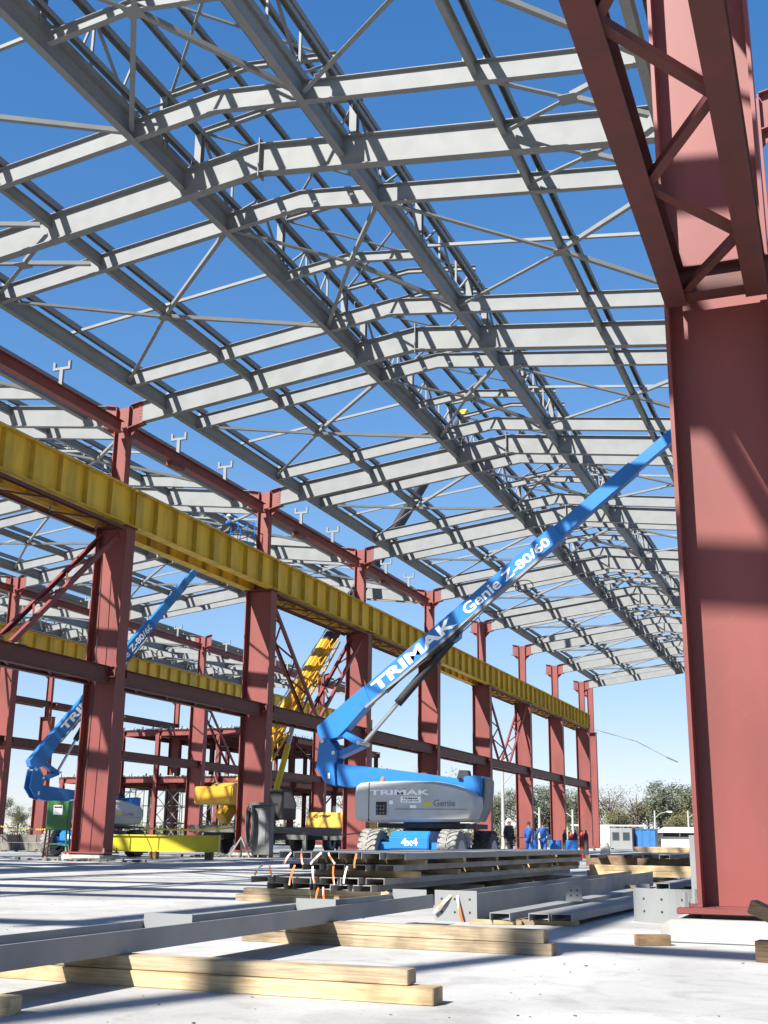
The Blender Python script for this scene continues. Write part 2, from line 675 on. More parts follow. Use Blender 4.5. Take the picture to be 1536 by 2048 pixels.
def make_girder():
    t = thing('crane_girder', '', 'girder')
    w = MB()
    z0 = Z_LOW + .055
    h = 1.40
    y0, y1 = .012, GL
    wb = MB()
    wb.box(-.008, .008, y0, y1, z0 + .027, z0 + h - .027)
    obj('web', wb, GIRD, t)
    f1 = MB()
    f1.box(-.24, .24, y0, y1, z0 + h - .025, z0 + h)
    obj('top_flange', f1, GIRD, t)
    f2 = MB()
    f2.box(-.21, .21, y0, y1, z0, z0 + .025)
    obj('bottom_flange', f2, GIRD, t)
    rl = MB()
    rl.prism_y([(-.07, z0 + h + .003), (.07, z0 + h + .003), (.07, z0 + h + .02), (.015, z0 + h + .04), (.015, z0 + h + .09), (.036, z0 + h + .1), (.036, z0 + h + .14),
                (-.036, z0 + h + .14), (-.036, z0 + h + .1), (-.015, z0 + h + .09), (-.015, z0 + h + .04), (-.07, z0 + h + .02)], y0, y1)
    obj('rail', rl, GREY2, t)
    first = None
    for k in range(9):
        y = .06 + k * (GL - .11) / 8
        if first is None:
            st = MB()
            for sx in (-1, 1):
                st.box(min(sx * .012, sx * .2), max(sx * .012, sx * .2), -.008, .008, z0 + .03, z0 + h - .03)
            first = obj('stiffener', st, GIRDR, t)
            first.location = (0, y, 0)
        else:
            c = first.copy()
            COL.objects.link(c)
            c.location = (0, y, 0)
    return t


gir = make_girder()
used = False


def put_girder(x, i, lab, grp):
    global used
    if not used:
        gir.location = (x, YF(i), 0)
        tag(gir, lab, 'girder', grp)
        used = True
    else:
        dup(gir, (x, YF(i), 0), lab, grp)


for i in range(-3, 8):
    put_girder(XB + .60, i, ('%s ribbed yellow crane girder on the near side of the crane row, from the left' % ORD[i] if i >= 0 else
                             'ribbed yellow crane girder left of the photo, near side of the row, %s back' % ORD[-i]), 'yellow crane girders of the near track')
    put_girder(XB - .60, i, ('%s yellow crane girder on the hidden far side of the crane row, from the left' % ORD[i] if i >= 0 else
                             'yellow crane girder left of the photo, far side of the row, %s back' % ORD[-i]), 'yellow crane girders of the far side track')
for i in range(-2, 8):
    put_girder(XA - .5, i, 'yellow crane girder hidden behind or above the foreground column, %s along' % ORD[i + 2], 'yellow crane girders above the near columns')
for i in range(1, 8):
    put_girder(XC + .60, i, '%s ribbed yellow crane girder in the far left hall, from the left' % ORD[i - 1], 'yellow crane girders of the far hall')


# walkway lattice under the girders
def make_lattice(gap):
    t = thing('girder_bracing', '', 'bracing')
    for sx in (-1, 1):
        c = MB()
        c.sweep(Cprof(.2, .12, .012), (sx * gap, .36, Z_LOW - .05), (sx * gap, GL - .36, Z_LOW - .05))
        obj('chord', c, RED2, t)
    n = 8
    for k in range(n):
        y0 = .5 + k * (GL - 1) / n
        y1 = .5 + (k + 1) * (GL - 1) / n
        sg = 1 if k % 2 else -1
        z = MB()
        z.bar((sg * (gap - .1), y0 + .04, Z_LOW - .11), (-sg * (gap - .1), y1 - .04, Z_LOW - .11), .07, .06)
        obj('diagonal', z, RED2, t)
    return t


lat = make_lattice(.62)
first = True
for i in (-2, -1, 0, 2, 3, 5, 6, 7):
    lab = 'red lattice bracing under the twin yellow girders, %s' % {-2: 'far outside the frame', -1: 'just outside the frame', 0: 'left of the nearest column', 2: 'over the yellow crane boom',
                                                                    3: 'behind the boom of the near lift', 5: 'right of the blue boom', 6: 'before the end of the row', 7: 'at the end of the row'}[i]
    if first:
        lat.location = (XB, YF(i), 0)
        tag(lat, lab, 'bracing', 'lattices under the crane girders')
        first = False
    else:
        dup(lat, (XB, YF(i), 0), lab, 'lattices under the crane girders')


# ------------------------------------------------------------------ struts at half height, ties and knee braces
def make_strut(gap, zt, h, b):
    t = thing('column_strut', '', 'strut')
    for sx in (-1, 1):
        c = MB()
        c.sweep(Iprof(b, h, .018, .012), (sx * gap, .30, zt), (sx * gap, 11.70, zt))
        obj('beam', c, RED2, t)
    n = 10
    for k in range(n):
        y0 = .42 + k * 11.16 / n
        y1 = y0 + 11.16 / n
        sg = 1 if k % 2 else -1
        z = MB()
        z.bar((sg * (gap - b / 2 + .05), y0, zt - h + .08), (-sg * (gap - b / 2 + .05), y1, zt - h + .08), .085, .07)
        obj('lacing', z, RED2, t)
    x = MB()
    x.sweep(Iprof(.2, .32, .014, .01), (-gap - b / 2 + .01, .41, zt - .012), (gap + b / 2 + .12, .41, zt - .012))
    obj('cross_tie', x, RED2, t)
    x2 = MB()
    x2.sweep(Iprof(.2, .32, .014, .01), (-gap - b / 2 + .01, 11.59, zt - .012), (gap + b / 2 + .12, 11.59, zt - .012))
    obj('cross_tie', x2, RED2, t)
    return t


sB = make_strut(.42, 6.65, .60, .26)
for n_, i in enumerate(range(-2, 8)):
    lab = ('%s laced red strut joining the crane row columns at half height, from the left' % ORD[i] if i >= 0 else 'laced red strut of the crane row left of the photo, %s back' % ORD[-i])
    if n_ == 0:
        sB.location = (XB, YF(i), 0)
        tag(sB, lab, 'strut', 'half height struts of the crane row')
    else:
        dup(sB, (XB, YF(i), 0), lab, 'half height struts of the crane row')
for i in range(1, 8):
    dup(sB, (XC, YF(i), 0), '%s laced red strut of the row under the far yellow girder, from the left' % ORD[i - 1], 'half height struts of the far row')
for i in range(4, 8):
    dup(sB, (XD, YF(i), 6.7), '%s high red strut of the farthest row, counted from the left' % ORD[i - 4], 'high struts of the farthest row')
sA = make_strut(.40, 6.57, .36, .22)
for n_, i in enumerate(range(-3, 8)):
    lab = {-2: 'dark red laced strut overhead, running to the foreground column from the camera side'}.get(i, 'laced red strut hidden behind the foreground column, %s along the row' % ORD[i + 3])
    if n_ == 0:
        sA.location = (XA, YF(i), 0)
        tag(sA, lab, 'strut', 'half height struts of the near row')
    else:
        dup(sA, (XA, YF(i), 0), lab, 'half height struts of the near row')


def make_knee(gap, yc, ym):
    """laced pair of legs from the column head down to the middle of the strut; local y from the column"""
    t = thing('knee_brace', '', 'brace')
    top = Vector((0, yc, 11.55))
    bot = Vector((0, ym, 6.68))
    for sx in (-1, 1):
        c = MB()
        c.sweep(Cprof(.17, .13, .014), top + Vector((sx * gap, 0, 0)), bot + Vector((sx * gap, 0, 0)), (sx, 0, 0))
        obj('leg', c, RED, t)
    n = 6
    for k in range(n):
        a = top.lerp(bot, (k + .35) / (n + .6))
        b = top.lerp(bot, (k + 1.35) / (n + .6))
        sg = 1 if k % 2 else -1
        z = MB()
        z.bar(a + Vector((sg * (gap - .07), 0, 0)), b + Vector((-sg * (gap - .07), 0, 0)), .07, .07)
        obj('lacing', z, RED, t)
    gp = MB()
    gp.box(-gap - .2, gap + .2, ym - .30 * (1 if ym > 0 else -1) - .25, ym - .30 * (1 if ym > 0 else -1) + .25, 6.66, 6.68)
    obj('gusset_plate', gp, GREY2, t)
    return t


kF = make_knee(.42, .34, 5.75)
kB = make_knee(.42, -.34, -5.75)
GK = 'laced knee braces of the crane row'
kF.location = (XB, YF(-2), 0)
tag(kF, 'laced red knee brace far outside the frame, leaning away', 'brace', GK)
kB.location = (XB, YF(-1), 0)
tag(kB, 'laced red knee brace far outside the frame, leaning back', 'brace', GK)
kB2 = {1: 'laced red knee brace falling left from the head of the nearest crane row column', 3: 'laced red knee brace beside the yellow crane boom, leaning right',
       6: 'small laced red knee brace leaning right, right of the blue boom'}
kF2 = {0: 'laced red knee brace just outside the left edge of the photo', 2: 'dark laced red knee brace falling right in front of the yellow crane boom',
       5: 'small laced red knee brace leaning left, right of the blue boom'}
for i, l in kB2.items():
    dup(kB, (XB, YF(i), 0), l, GK)
for i, l in kF2.items():
    dup(kF, (XB, YF(i), 0), l, GK)
dup(kF, (XC, YF(5), 0), 'laced red knee brace of the far row, falling right above the parked yellow crane', GK)
dup(kB, (XC, YF(3), 0), 'laced red knee brace of the far row at the left edge, under the first strut', GK)

# ------------------------------------------------------------------ eave beams and gutter supports
GE = 'red eave beams along the crane row'


def make_eave(zt):
    t = thing('eave_beam', '', 'beam')
    a = MB()
    a.sweep(Iprof(.30, .45, .018, .012), (0, .19, zt), (0, 11.81, zt))
    obj('beam', a, RED, t)
    s = MB()
    s.box(-.17, .17, 3.4, 4.3, zt - .62, zt - .452)
    obj('splice_plate', s, RED2, t)
    return t


eB = make_eave(16.06)
for n_, i in enumerate(range(-2, 8)):
    lab = ('%s red eave beam between the crane row column heads, from the left' % ORD[i] if i >= 0 else 'red eave beam outside the left edge, %s back' % ORD[-i])
    if i == 4:
        continue
    if i > 4:
        continue
    if n_ == 0:
        eB.location = (XB, YF(i), 0)
        tag(eB, lab, 'beam', GE)
    else:
        dup(eB, (XB, YF(i), 0), lab, GE)
for i in range(2, 8):
    dup(eB, (XC, YF(i), 0), '%s red eave beam along the far left column row, counted from the left' % ORD[i - 2], 'red eave beams of the far row')


def make_gsup(z0):
    t = thing('gutter_support', '', 'support')
    a = MB()
    a.box(-.07, .07, -.05, .05, z0, z0 + .62)
    obj('post', a, GREY, t)
    b = MB()
    b.prism_y([(-.36, z0 + .623), (.36, z0 + .623), (.36, z0 + .95), (.27, z0 + .90), (.27, z0 + .72), (-.27, z0 + .72), (-.27, z0 + .90), (-.36, z0 + .95)], -.05, .05)
    obj('cradle', b, GREY, t)
    return t


gs = make_gsup(16.063)
n_ = 0
for i in range(-1, 4):
    for q, w_ in ((4, 'first'), (8, 'second')):
        lab = ('pale gutter support on the %s red eave beam in view, %s of its pair' % (ORD[i], w_) if i >= 0 else
               'pale T shaped gutter support outside the left edge, %s of its pair' % w_)
        if n_ == 0:
            gs.location = (XB, YF(i) + q, 0)
            tag(gs, lab, 'gutter support', 'gutter supports on the eave beams')
        else:
            dup(gs, (XB, YF(i) + q, 0), lab, 'gutter supports on the eave beams')
        n_ += 1
for i in range(2, 8):
    for q, w_ in ((4, 'first'), (8, 'second')):
        dup(gs, (XC, YF(i) + q, 0), 'small pale gutter support, %s one on the %s far eave beam' % (w_, ORD[i - 2]), 'gutter supports on the far eave beams')


# ------------------------------------------------------------------ roof
def make_rafter(r, big, kinkw):
    t = thing('gable_rafter', '', 'rafter')
    if big:
        b, h, tf, tw, half = .27, .85, .022, .012, kinkw
    else:
        b, h, tf, tw, half = .18, .55, .016, .010, 10.1
    prof = Iprof(b, h, tf, tw)
    if big:
        for sgn in (-1, 1):
            m_ = MB()
            m_.loft([[(x, u, ZR - SL * abs(x) + v) for u, v in prof] for x in (sgn * .016, sgn * half)])
            obj('half_rafter', m_, GREY, t)
        s = MB()
        s.box(-.013, .013, -.16, .16, ZR - h - .12, ZR + .14)
        obj('splice_plate', s, GREY, t)
        e = MB()
        for sgn in (-1, 1):
            x = sgn * half
            e.box(min(x, x + sgn * .02), max(x, x + sgn * .02), -.15, .15, ZR - SL * half - h, ZR - SL * half - .02)
    else:
        m_ = MB()
        m_.loft([[(x, u, ZR - SL * abs(x) + v - .002) for u, v in prof] for x in (-half, 0, half)])
        obj('rafter_beam', m_, GREY, t)
    c = MB()
    for x in (-6.75, -6.25, 6.25, 6.75, -10.0, 10.0, -2.05, 2.05):
        z = ZR - SL * abs(x)
        c.prism_y([(x - .05, z + .002), (x + .05, z + .002), (x + .05, z + .14), (x + .02, z + .17), (x - .02, z + .17), (x - .05, z + .14)], -.008, .008)
    obj('purlin_cleats', c, GREY, t)
    return t


HALFB = (XA - XB) / 2 - .80
spec = {1: (R1, -2, 8, 'near hall'), 2: (R2, -2, 4, 'middle hall'), 3: (R3, 3, 8, 'far hall')}
big = make_rafter(0, True, HALFB)
sml = make_rafter(0, False, 0)
fb = fs_ = True
for hall, (r, a, b_, hn) in spec.items():
    for i in range(a, b_ + 1):
        where = ('%s frame in view' % ORD[i] if i >= 0 else '%s frame behind camera' % ORD[-i])
        lab = 'deep grey gable rafter of the %s, %s' % (hn, where)
        if fb:
            big.location = (r, YF(i), 0)
            tag(big, lab, 'rafter', 'deep gable rafters')
            fb = False
        else:
            dup(big, (r, YF(i), 0), lab, 'deep gable rafters')
        for dy, wn_ in ((-2.4, 'nearer'), (2.4, 'farther')):
            if hall == 1 and i == 8 and dy > 0:
                continue
            lab = 'shallow grey rafter of the %s, %s side of the %s' % (hn, wn_, where)
            if fs_:
                sml.location = (r, YF(i) + dy, 0)
                tag(sml, lab, 'rafter', 'shallow gable rafters')
                fs_ = False
            else:
                dup(sml, (r, YF(i) + dy, 0), lab, 'shallow gable rafters')

LX = (-10.1, -6.5, -2.3, 2.3, 6.5, 10.1)
LN = ('left eave', 'left mid slope', 'left lantern', 'right lantern', 'right mid slope', 'right eave')
for hall, (r, a, b_, hn) in spec.items():
    y0, y1 = YF(a) - (2.6 if hall != 1 else 8.1), YF(b_) + (2.55 if hall != 1 else .06)
    for x, nm in zip(LX, LN):
        z = ZR - SL * abs(x)
        heavy = nm.split()[-1] != 'slope'
        m_ = MB()
        sec = Iprof(.20, .552, .016, .010) if heavy else Iprof(.14, .36, .012, .008)
        m_.sweep(sec, (r + x, y0, z - .006), (r + x, y1, z - .006))
        solo('roof_beam', m_, GREY, 'long dark grey roof beam running away along the %s of the %s' % (nm, hn), 'roof beam', group='longitudinal roof beams')
        p_ = MB()
        p_.sweep(Cprof(.14, .20, .008), (r + x + (.0 if abs(x) < 5 else .30), y0, z + .235), (r + x + (.0 if abs(x) < 5 else .30), y1, z + .235))
        solo('purlin', p_, GREY, 'thin grey purlin lying above the %s beam of the %s' % (nm, hn), 'purlin', group='purlins above the roof beams')


dup(sml, (R1, -8.0, 0), 'shallow grey rafter closing the near hall roof behind the camera', 'shallow gable rafters')
m_ = MB()
m_.sweep(Iprof(.30, .34, .016, .01), (-12.3, -15.6, 17.75), (-9.95, -8.3, 17.75))  # unseen beam, added to cast a shadow band across the foreground floor
solo('roof_beam', m_, GREY, 'unseen grey beam added behind the camera for its shadow on the floor', 'roof beam')


# bracing per bay
def make_brace(cors, node, name):
    t = thing('roof_brace', '', 'brace')
    for c in cors:
        m_ = MB()
        p0, p1 = Vector(c), Vector(node)
        d = (p1 - p0).normalized()
        m_.sweep([(-.06, -.06), (.06, -.06), (.06, -.045), (-.045, -.045), (-.045, .06), (-.06, .06)], p0 + d * .1, p1 - d * .09)
        obj('diagonal', m_, GREY, t)
    g_ = MB()
    g_.box(node[0] - .2, node[0] + .2, node[1] - .2, node[1] + .2, node[2] - .075, node[2] - .063)
    obj('gusset_plate', g_, GREY, t)
    return t


def zr(x, d):
    return ZR - SL * abs(x) - d


protos = {}
for nm, xs in (('left slope', (-10.1, -6.5, -2.3)), ('right slope', (10.1, 6.5, 2.3)), ('lantern', (-2.3, 0, 2.3))):
    dep = .36
    protos[nm] = make_brace([(xs[0], -3.5, zr(xs[0], dep)), (xs[2], -3.5, zr(xs[2], dep)), (xs[0], 3.5, zr(xs[0], dep)), (xs[2], 3.5, zr(xs[2], dep))],
                            (xs[1], 0, zr(xs[1], dep)), nm)
tie = thing('bay_tie', '', 'tie')
for sgn in (-1, 1):
    m_ = MB()
    m_.sweep([(-.045, -.09), (.045, -.09), (.045, 0), (-.045, 0)], (sgn * 2.45, 0, zr(2.45, -.06)), (sgn * 10.1, 0, zr(10.1, -.06)))
    obj('slope_tie', m_, GREY, tie)
m_ = MB()
m_.loft([[(x, u, ZR - SL * abs(x) + v - .1) for u, v in Iprof(.15, .3, .012, .008)] for x in (-2.17, 0, 2.17)])
obj('ridge_strut', m_, GREY, tie)
sub = make_brace([(-10.0, -1.05, zr(10, .3)), (-10.0, 1.05, zr(10, .3)), (-6.6, -1.05, zr(6.6, .3)), (-6.6, 1.05, zr(6.6, .3))], (-8.3, 0, zr(8.3, .3)), 'x')
sub2 = make_brace([(10.0, -1.05, zr(10, .3)), (10.0, 1.05, zr(10, .3)), (6.6, -1.05, zr(6.6, .3)), (6.6, 1.05, zr(6.6, .3))], (8.3, 0, zr(8.3, .3)), 'x')
firsts = {}
for hall, (r, a, b_, hn) in spec.items():
    for i in range(a, b_):
        where = '%s bay in view' % ORD[i] if i >= 0 else '%s bay behind camera' % ORD[-i]
        for nm, pr in list(protos.items()) + [('tie', tie)]:
            lab = ('grey X brace in the %s of the %s, %s' % (nm, hn, where) if nm != 'tie' else 'thin grey tie across the %s, %s' % (hn, where))
            loc = (r, YF(i) + 6, 0)
            grp = 'roof X braces' if nm != 'tie' else 'roof bay ties'
            if nm not in firsts:
                firsts[nm] = 1
                pr.location = loc
                tag(pr, lab, 'brace' if nm != 'tie' else 'tie', grp)
            else:
                dup(pr, loc, lab, grp)
k_ = 0
for dy, w_ in ((-1.2, 'nearer'), (1.2, 'farther')):
    for pr, s_ in ((sub, 'left'), (sub2, 'right')):
        lab = 'small grey X brace on the %s side of the first deep rafter, %s slope' % (w_, s_)
        if dy < 0:
            pr.location = (R1, YF(0) + dy, 0)
            tag(pr, lab, 'brace', 'small roof X braces')
        else:
            dup(pr, (R1, YF(0) + dy, 0), lab, 'small roof X braces')


# lantern: two longitudinal frames and the gable beams on top
def make_lantern_bay():
    t = thing('lantern_bay', '', 'roof lantern')
    zb = ZR - SL * 2.3
    zt = 19.62
    ys = (.9, 6.0, 11.1)
    nodes = (.9, 2.6, 4.3, 6.0, 7.7, 9.4, 11.1)
    for sx in (-1, 1):
        x = sx * 2.3
        for y in nodes:
            main = y in ys
            p = MB()
            if main:
                p.sweep(Iprof(.20, .20, .014, .012), (x, y - .1, zb + .004), (x, y - .1, zt - .17), (0, 1, 0))
            else:
                p.bar((x, y, zb + .004), (x, y, zt - .17), .06, .06, (0, 1, 0))
            obj('post', p, GREY, t)
        c = MB()
        c.sweep(Cprof(.20, .16, .010), (x, .02, zt), (x, 11.98, zt))
        obj('top_chord', c, GREY, t)
        for dx, z in ((.30, zb + .95), (-.26, zb + .30)):
            c = MB()
            c.sweep(Cprof(.15, .14, .008), (x + sx * dx, .02, z), (x + sx * dx, 11.98, z))
            obj('side_rail', c, GREY, t)
        for k in range(6):
            z0, z1 = (zt - .2, zb + .15) if k % 2 == 0 else (zb + .15, zt - .2)
            d = MB()
            d.bar((x, nodes[k] + .08, z0), (x, nodes[k + 1] - .08, z1), .065, .065)
            obj('diagonal', d, GREY, t)
        for y in (2.6, 4.3, 7.7, 9.4):
            d = MB()
            d.bar((x + sx * .06, y, zt - .2), (x + sx * .30, y, zb + .86), .05, .05, (0, 1, 0))
            obj('outrigger', d, GREY, t)
    for y in ys:
        b = MB()
        b.loft([[(x, y + u, zt + .17 - SL * (abs(x) - 2.3) + v) for u, v in Iprof(.14, .17, .010, .008)] for x in (-2.45, 0, 2.45)])
        obj('gable_beam', b, GREY, t)
    for x in (-1.5, -.55, .55, 1.5):
        b = MB()
        z = zt + .17 + SL * (2.3 - abs(x)) + .125
        b.sweep(Cprof(.15, .12, .008), (x, .02, z), (x, 11.98, z))
        obj('top_purlin', b, GREY, t)
    for k in range(4):
        d = MB()
        y0, y1 = (1.0, 5.9) if k < 2 else (6.1, 11.0)
        xa = 2.2 if k % 2 else -2.2
        d.bar((xa, y0, zt + .04 + k * .012), (-xa, y1, zt + .04 + k * .012), .07, .05)
        obj('top_diagonal', d, GREY, t)
    return t


lb = make_lantern_bay()
fl_ = True
for hall, (r, a, b_, hn) in spec.items():
    for i in range(a, b_):
        lab = 'grey ridge lantern frame of the %s over the %s' % (hn, '%s bay in view' % ORD[i] if i >= 0 else '%s bay back from the frame' % ORD[-i])
        if fl_:
            lb.location = (r, YF(i), 0)
            tag(lb, lab, 'roof lantern', 'ridge lantern bays')
            fl_ = False
        else:
            dup(lb, (r, YF(i), 0), lab, 'ridge lantern bays')


# ------------------------------------------------------------------ boom lifts
def lug_tyre(c, r, w, lugs=22):
    """big lugged tyre, axle along x"""
    m_ = MB()
    cx, cy, cz = c
    prof = [(-w / 2, r * .55), (-w / 2, r * .85), (-w * .42, r * .95), (w * .42, r * .95), (w / 2, r * .85), (w / 2, r * .55)]
    n = 36
    rings = []
    for k in range(n):
        a = 2 * math.pi * k / n
        rings.append([(cx + px, cy + pr * math.cos(a), cz + pr * math.sin(a)) for px, pr in prof])
    vs = [p for q in rings for p in q]
    fs = []
    np_ = len(prof)
    for k in range(n):
        k2 = (k + 1) % n
        for i in range(np_ - 1):
            fs.append((k * np_ + i, k * np_ + i + 1, k2 * np_ + i + 1, k2 * np_ + i))
    m_.add(vs, fs)
    for k in range(lugs):
        for sg in (-1, 1):
            a0 = 2 * math.pi * (k + (.5 if sg > 0 else 0)) / lugs
            a1 = a0 + .22
            da = .085
            q = []
            for (x, a) in ((sg * w * .03, a1), (sg * w * .27, a0 + .05), (sg * w * .52, a0)):
                for rr in (r * .93, r):
                    for s2 in (-1, 1):
                        q.append((cx + x, cy + rr * math.cos(a + s2 * da), cz + rr * math.sin(a + s2 * da)))
            m_.add(q, [(0, 1, 3, 2), (0, 4, 5, 1), (1, 5, 7, 3), (3, 7, 6, 2), (4, 8, 9, 5), (5, 9, 11, 7), (7, 11, 10, 6), (8, 10, 11, 9), (2, 6, 4, 0), (6, 10, 8, 4)])
    return m_


def disc(c, r, t, n=20):
    m_ = MB()
    x, y, z = c
    m_.tube([(x - t / 2, y, z), (x + t / 2, y, z)], r, n)
    return m_


def add_text_3(parent, y):
    pass


def make_lift(ang_boom, blen, label, loc, rotz, chassis_rot, group, jib=(.75, -.15), boom_words=True):
    """telescopic articulated lift; local x = along the boom, y away from the viewer, origin on the ground under the turntable"""
    t = thing('boom_lift', label, 'boom lift', loc, group, rotz)
    # --- chassis (turned on its own below the turntable)
    ch = bpy.data.objects.new('chassis', None)
    fr = MB()
    fr.prism_x([(-1.72, .62), (-1.72, .90), (-1.55, 1.04), (1.6, 1.04), (1.75, .9), (1.75, .62), (1.4, .5), (-1.4, .5)], -.50, .50)
    ch = obj('chassis', fr, BLUE, t, bevel=.02)
    ch.rotation_euler = (0, 0, chassis_rot)
    ax = MB()
    for y in (-1.42, 1.42):
        ax.box(-.82, .82, y - .13, y + .13, .42, .66)
    obj('axles', ax, BLUE, ch)
    sd = MB()
    sd.box(-.82, -.505, -1.60, -1.30, .62, .78)
    sd.box(.505, .82, -1.60, -1.30, .62, .78)
    obj('steering_guard', sd, BLUE, ch)
    for y in (-1.42, 1.42):
        for sx in (-1, 1):
            ty = obj('tyre', lug_tyre((sx * 1.01, y, .545), .545, .44), TREAD if y < 0 else TYRE, ch)
            obj('rim', disc((sx * 1.07, y, .545), .30, .34), COVER, ty, smooth=True)
    lettering('4x4', ch, (-.19, -1.725, .70), (1, 0, 0), (0, 0, 1), .17, .42, bold=.02)
    # slew ring
    sr = MB()
    sr.tube([(0, 0, 1.04), (0, 0, 1.30)], .72, 24)
    obj('slew_ring', sr, DARK, t)
    un = MB()
    un.box(-1.1, 1.2, -.95, .95, 1.12, 1.235)
    obj('turntable_base', un, DARK, t)
    # --- turntable covers
    P = [(-11.63, 1.48), (-11.63, 1.92), (-11.59, 2.12), (-11.48, 2.2), (-11.22, 2.23), (-10.35, 2.25), (-9.49, 2.24), (-9.02, 2.15), (-8.56, 2.01), (-8.41, 1.86), (-8.4, 1.61),
         (-8.53, 1.31), (-8.83, 1.27), (-11.2, 1.24), (-11.57, 1.29)]
    P = [(x + 9.95, z) for x, z in P]
    cxm, czm = -.05, 1.75

    def ring(y, s_):
        return [(cxm + ((min(x, .95) if y > 0 else x) - cxm) * (1 - (1 - s_) * .5), y, czm + (z - czm) * s_) for x, z in P]
    for y0, sg in ((-1.22, 1), (1.22, -1)):
        m_ = MB()
        m_.loft([ring(y0, .86), ring(y0 + sg * .05, .95), ring(y0 + sg * .14, 1.0), ring(y0 + sg * .60, 1.0)])
        cv = obj('side_cover', m_, COVER, t, smooth=True)
        if sg > 0:
            gv = MB()
            gv.box(-1.275, -1.25, y0 + .035, y0 + .615, 1.262, 2.232)
            gv2 = MB()
            gv2.prism_y([(-1.255, 1.27), (-1.235, 1.27), (-1.235, 2.2), (-1.255, 2.2)], y0 - .004, y0 + .10)
            obj('cover_seam', gv2, DARK, cv)
            s2 = MB()
            s2.prism_y([(-.55, 1.555), (1.33, 1.555), (1.33, 1.575), (-.55, 1.575)], y0 - .006, y0 + .02)
            obj('cover_ridge', s2, GREY2, cv)
            pn = MB()
            pn.box(-1.09, -.72, y0 - .012, y0 + .03, 1.38, 1.78)
            pf = obj('panel_frame', pn, COVER, cv, bevel=.01)
            p2 = MB()
            p2.box(-1.05, -.76, y0 - .016, y0 + .01, 1.42, 1.74)
            po = obj('control_panel', p2, DARK, pf)
            for k in range(9):
                q = MB()
                bx = -1.01 + .085 * (k % 3)
                bz = 1.47 + .085 * (k // 3)
                q.tube([(bx, y0 - .015, bz), (bx, y0 - .035, bz)], .02, 8)
                obj('button', q, [BLUE, GREY, ORNG][k % 3 if k != 8 else 2] if k in (0, 1, 2, 8) else GREY, po)
            lettering('TRIMAK', cv, (-1.22, y0 - .004, 1.905), (1, 0, 0), (0, 0, 1), .125, 1.58, bold=.03)
            st = MB()
            st.box(-.40, .13, y0 - .006, y0 + .01, 1.72, 1.865)
            sk = obj('sticker', st, WHITE, cv)
            lettering('TRIMAK', sk, (-.35, y0 - .008, 1.80), (1, 0, 0), (0, 0, 1), .042, .42, m=NAVY, bold=.03)
            lettering('(21) 2598-7000', sk, (-.36, y0 - .008, 1.735), (1, 0, 0), (0, 0, 1), .042, .44, m=NAVY, bold=.01)
            st = MB()
            st.box(.22, .43, y0 - .006, y0 + .01, 1.635, 1.73)
            obj('warning_sticker', st, YEL, cv)
            st = MB()
            st.box(-.15, .01, y0 - .006, y0 + .01, 1.59, 1.655)
            obj('sticker', st, WHITE, cv)
            st = MB()
            st.box(-.70, -.60, y0 - .006, y0 + .01, 1.68, 1.77)
            obj('sticker', st, WHITE, cv)
            lettering('Genie', cv, (.46, y0 - .008, 1.63), (1, 0, 0), (0, 0, 1), .16, .56, m=GREY2, bold=.015)
            tr_ = MB()
            tr_.prism_y([(-.33, 2.06), (-.27, 2.06), (-.30, 2.02)], y0 - .004, y0 + .06)
            obj('logo_mark', tr_, REDC, cv)
    bc = MB()
    bc.tube([(-1.0, -.9, 2.22), (-1.0, -.9, 2.30)], .06, 12)
    bc.tube([(-1.0, -.9, 2.30), (-1.0, -.9, 2.36)], [.05, .03], 12)
    obj('beacon', bc, ORNG, t)
    # --- counterweight and mast at the right end
    cw = MB()
    cwp = [(1.10, 2.36), (1.38, 2.39), (1.56, 2.37), (1.55, 2.1), (1.50, 1.75), (1.33, 1.33), (1.10, 1.32)]
    cw.prism_y(cwp, -.80, .1)
    obj('mast', cw, BLUE, t, bevel=.015)
    cg = MB()
    cg.prism_y([(1.565, 2.34), (1.62, 2.30), (1.61, 2.0), (1.54, 1.6), (1.38, 1.28), (1.34, 1.31), (1.51, 1.74), (1.56, 2.1)], -.62, .15)
    obj('counterweight', cg, GREY2, t, bevel=.02)
    fc = MB()
    fc.prism_y([(.76, 2.35), (.83, 2.55), (1.05, 2.54), (1.09, 2.35)], -.3, -.05)
    obj('hose_drum', fc, DARK, t)
    # --- lower arm, riser plate, links
    la = MB()
    la.prism_y([(-2.58, 2.75), (-.97, 2.58), (1.1, 2.31), (1.45, 2.39), (1.45, 2.0), (1.1, 2.02), (-.93, 2.16), (-2.31, 2.14), (-2.6, 2.2)], -.20, .20)
    lo = obj('lower_arm', la, BLUE, t, bevel=.012)
    rp = MB()
    rpp = [(-3.07, 3.35), (-2.94, 3.43), (-2.79, 3.39), (-2.53, 3.0), (-2.62, 2.70), (-2.57, 2.17), (-2.87, 2.26), (-3.14, 2.63)]
    rp.prism_y(rpp, -.30, -.215)
    rp.prism_y(rpp, .215, .30)
    ro = obj('riser_plates', rp, BLUE, t, bevel=.008)
    pin = MB()
    for (x, z) in ((-2.96, 3.33), (-2.63, 3.02), (-1.92, 3.27), (1.28, 2.3)):
        pin.tube([(x, -.36, z), (x, .36, z)], .055, 12)
    obj('pivot_pins', pin, CHROME, t)
    st = MB()
    st.box(-2.79, -2.73, -.305, -.29, 2.36, 2.50)
    obj('sticker', st, WHITE, ro)
    lk = MB()
    lk.bar((-2.60, 0, 3.63), (-1.92, 0, 3.25), .17, .30, (0, 1, 0))
    lk2 = MB()
    lk2.bar((-1.92, 0, 3.25), (-2.60, 0, 2.96), .16, .40, (0, 1, 0))
    obj('link', lk, BLUE, t)
    obj('link', lk2, BLUE, t)
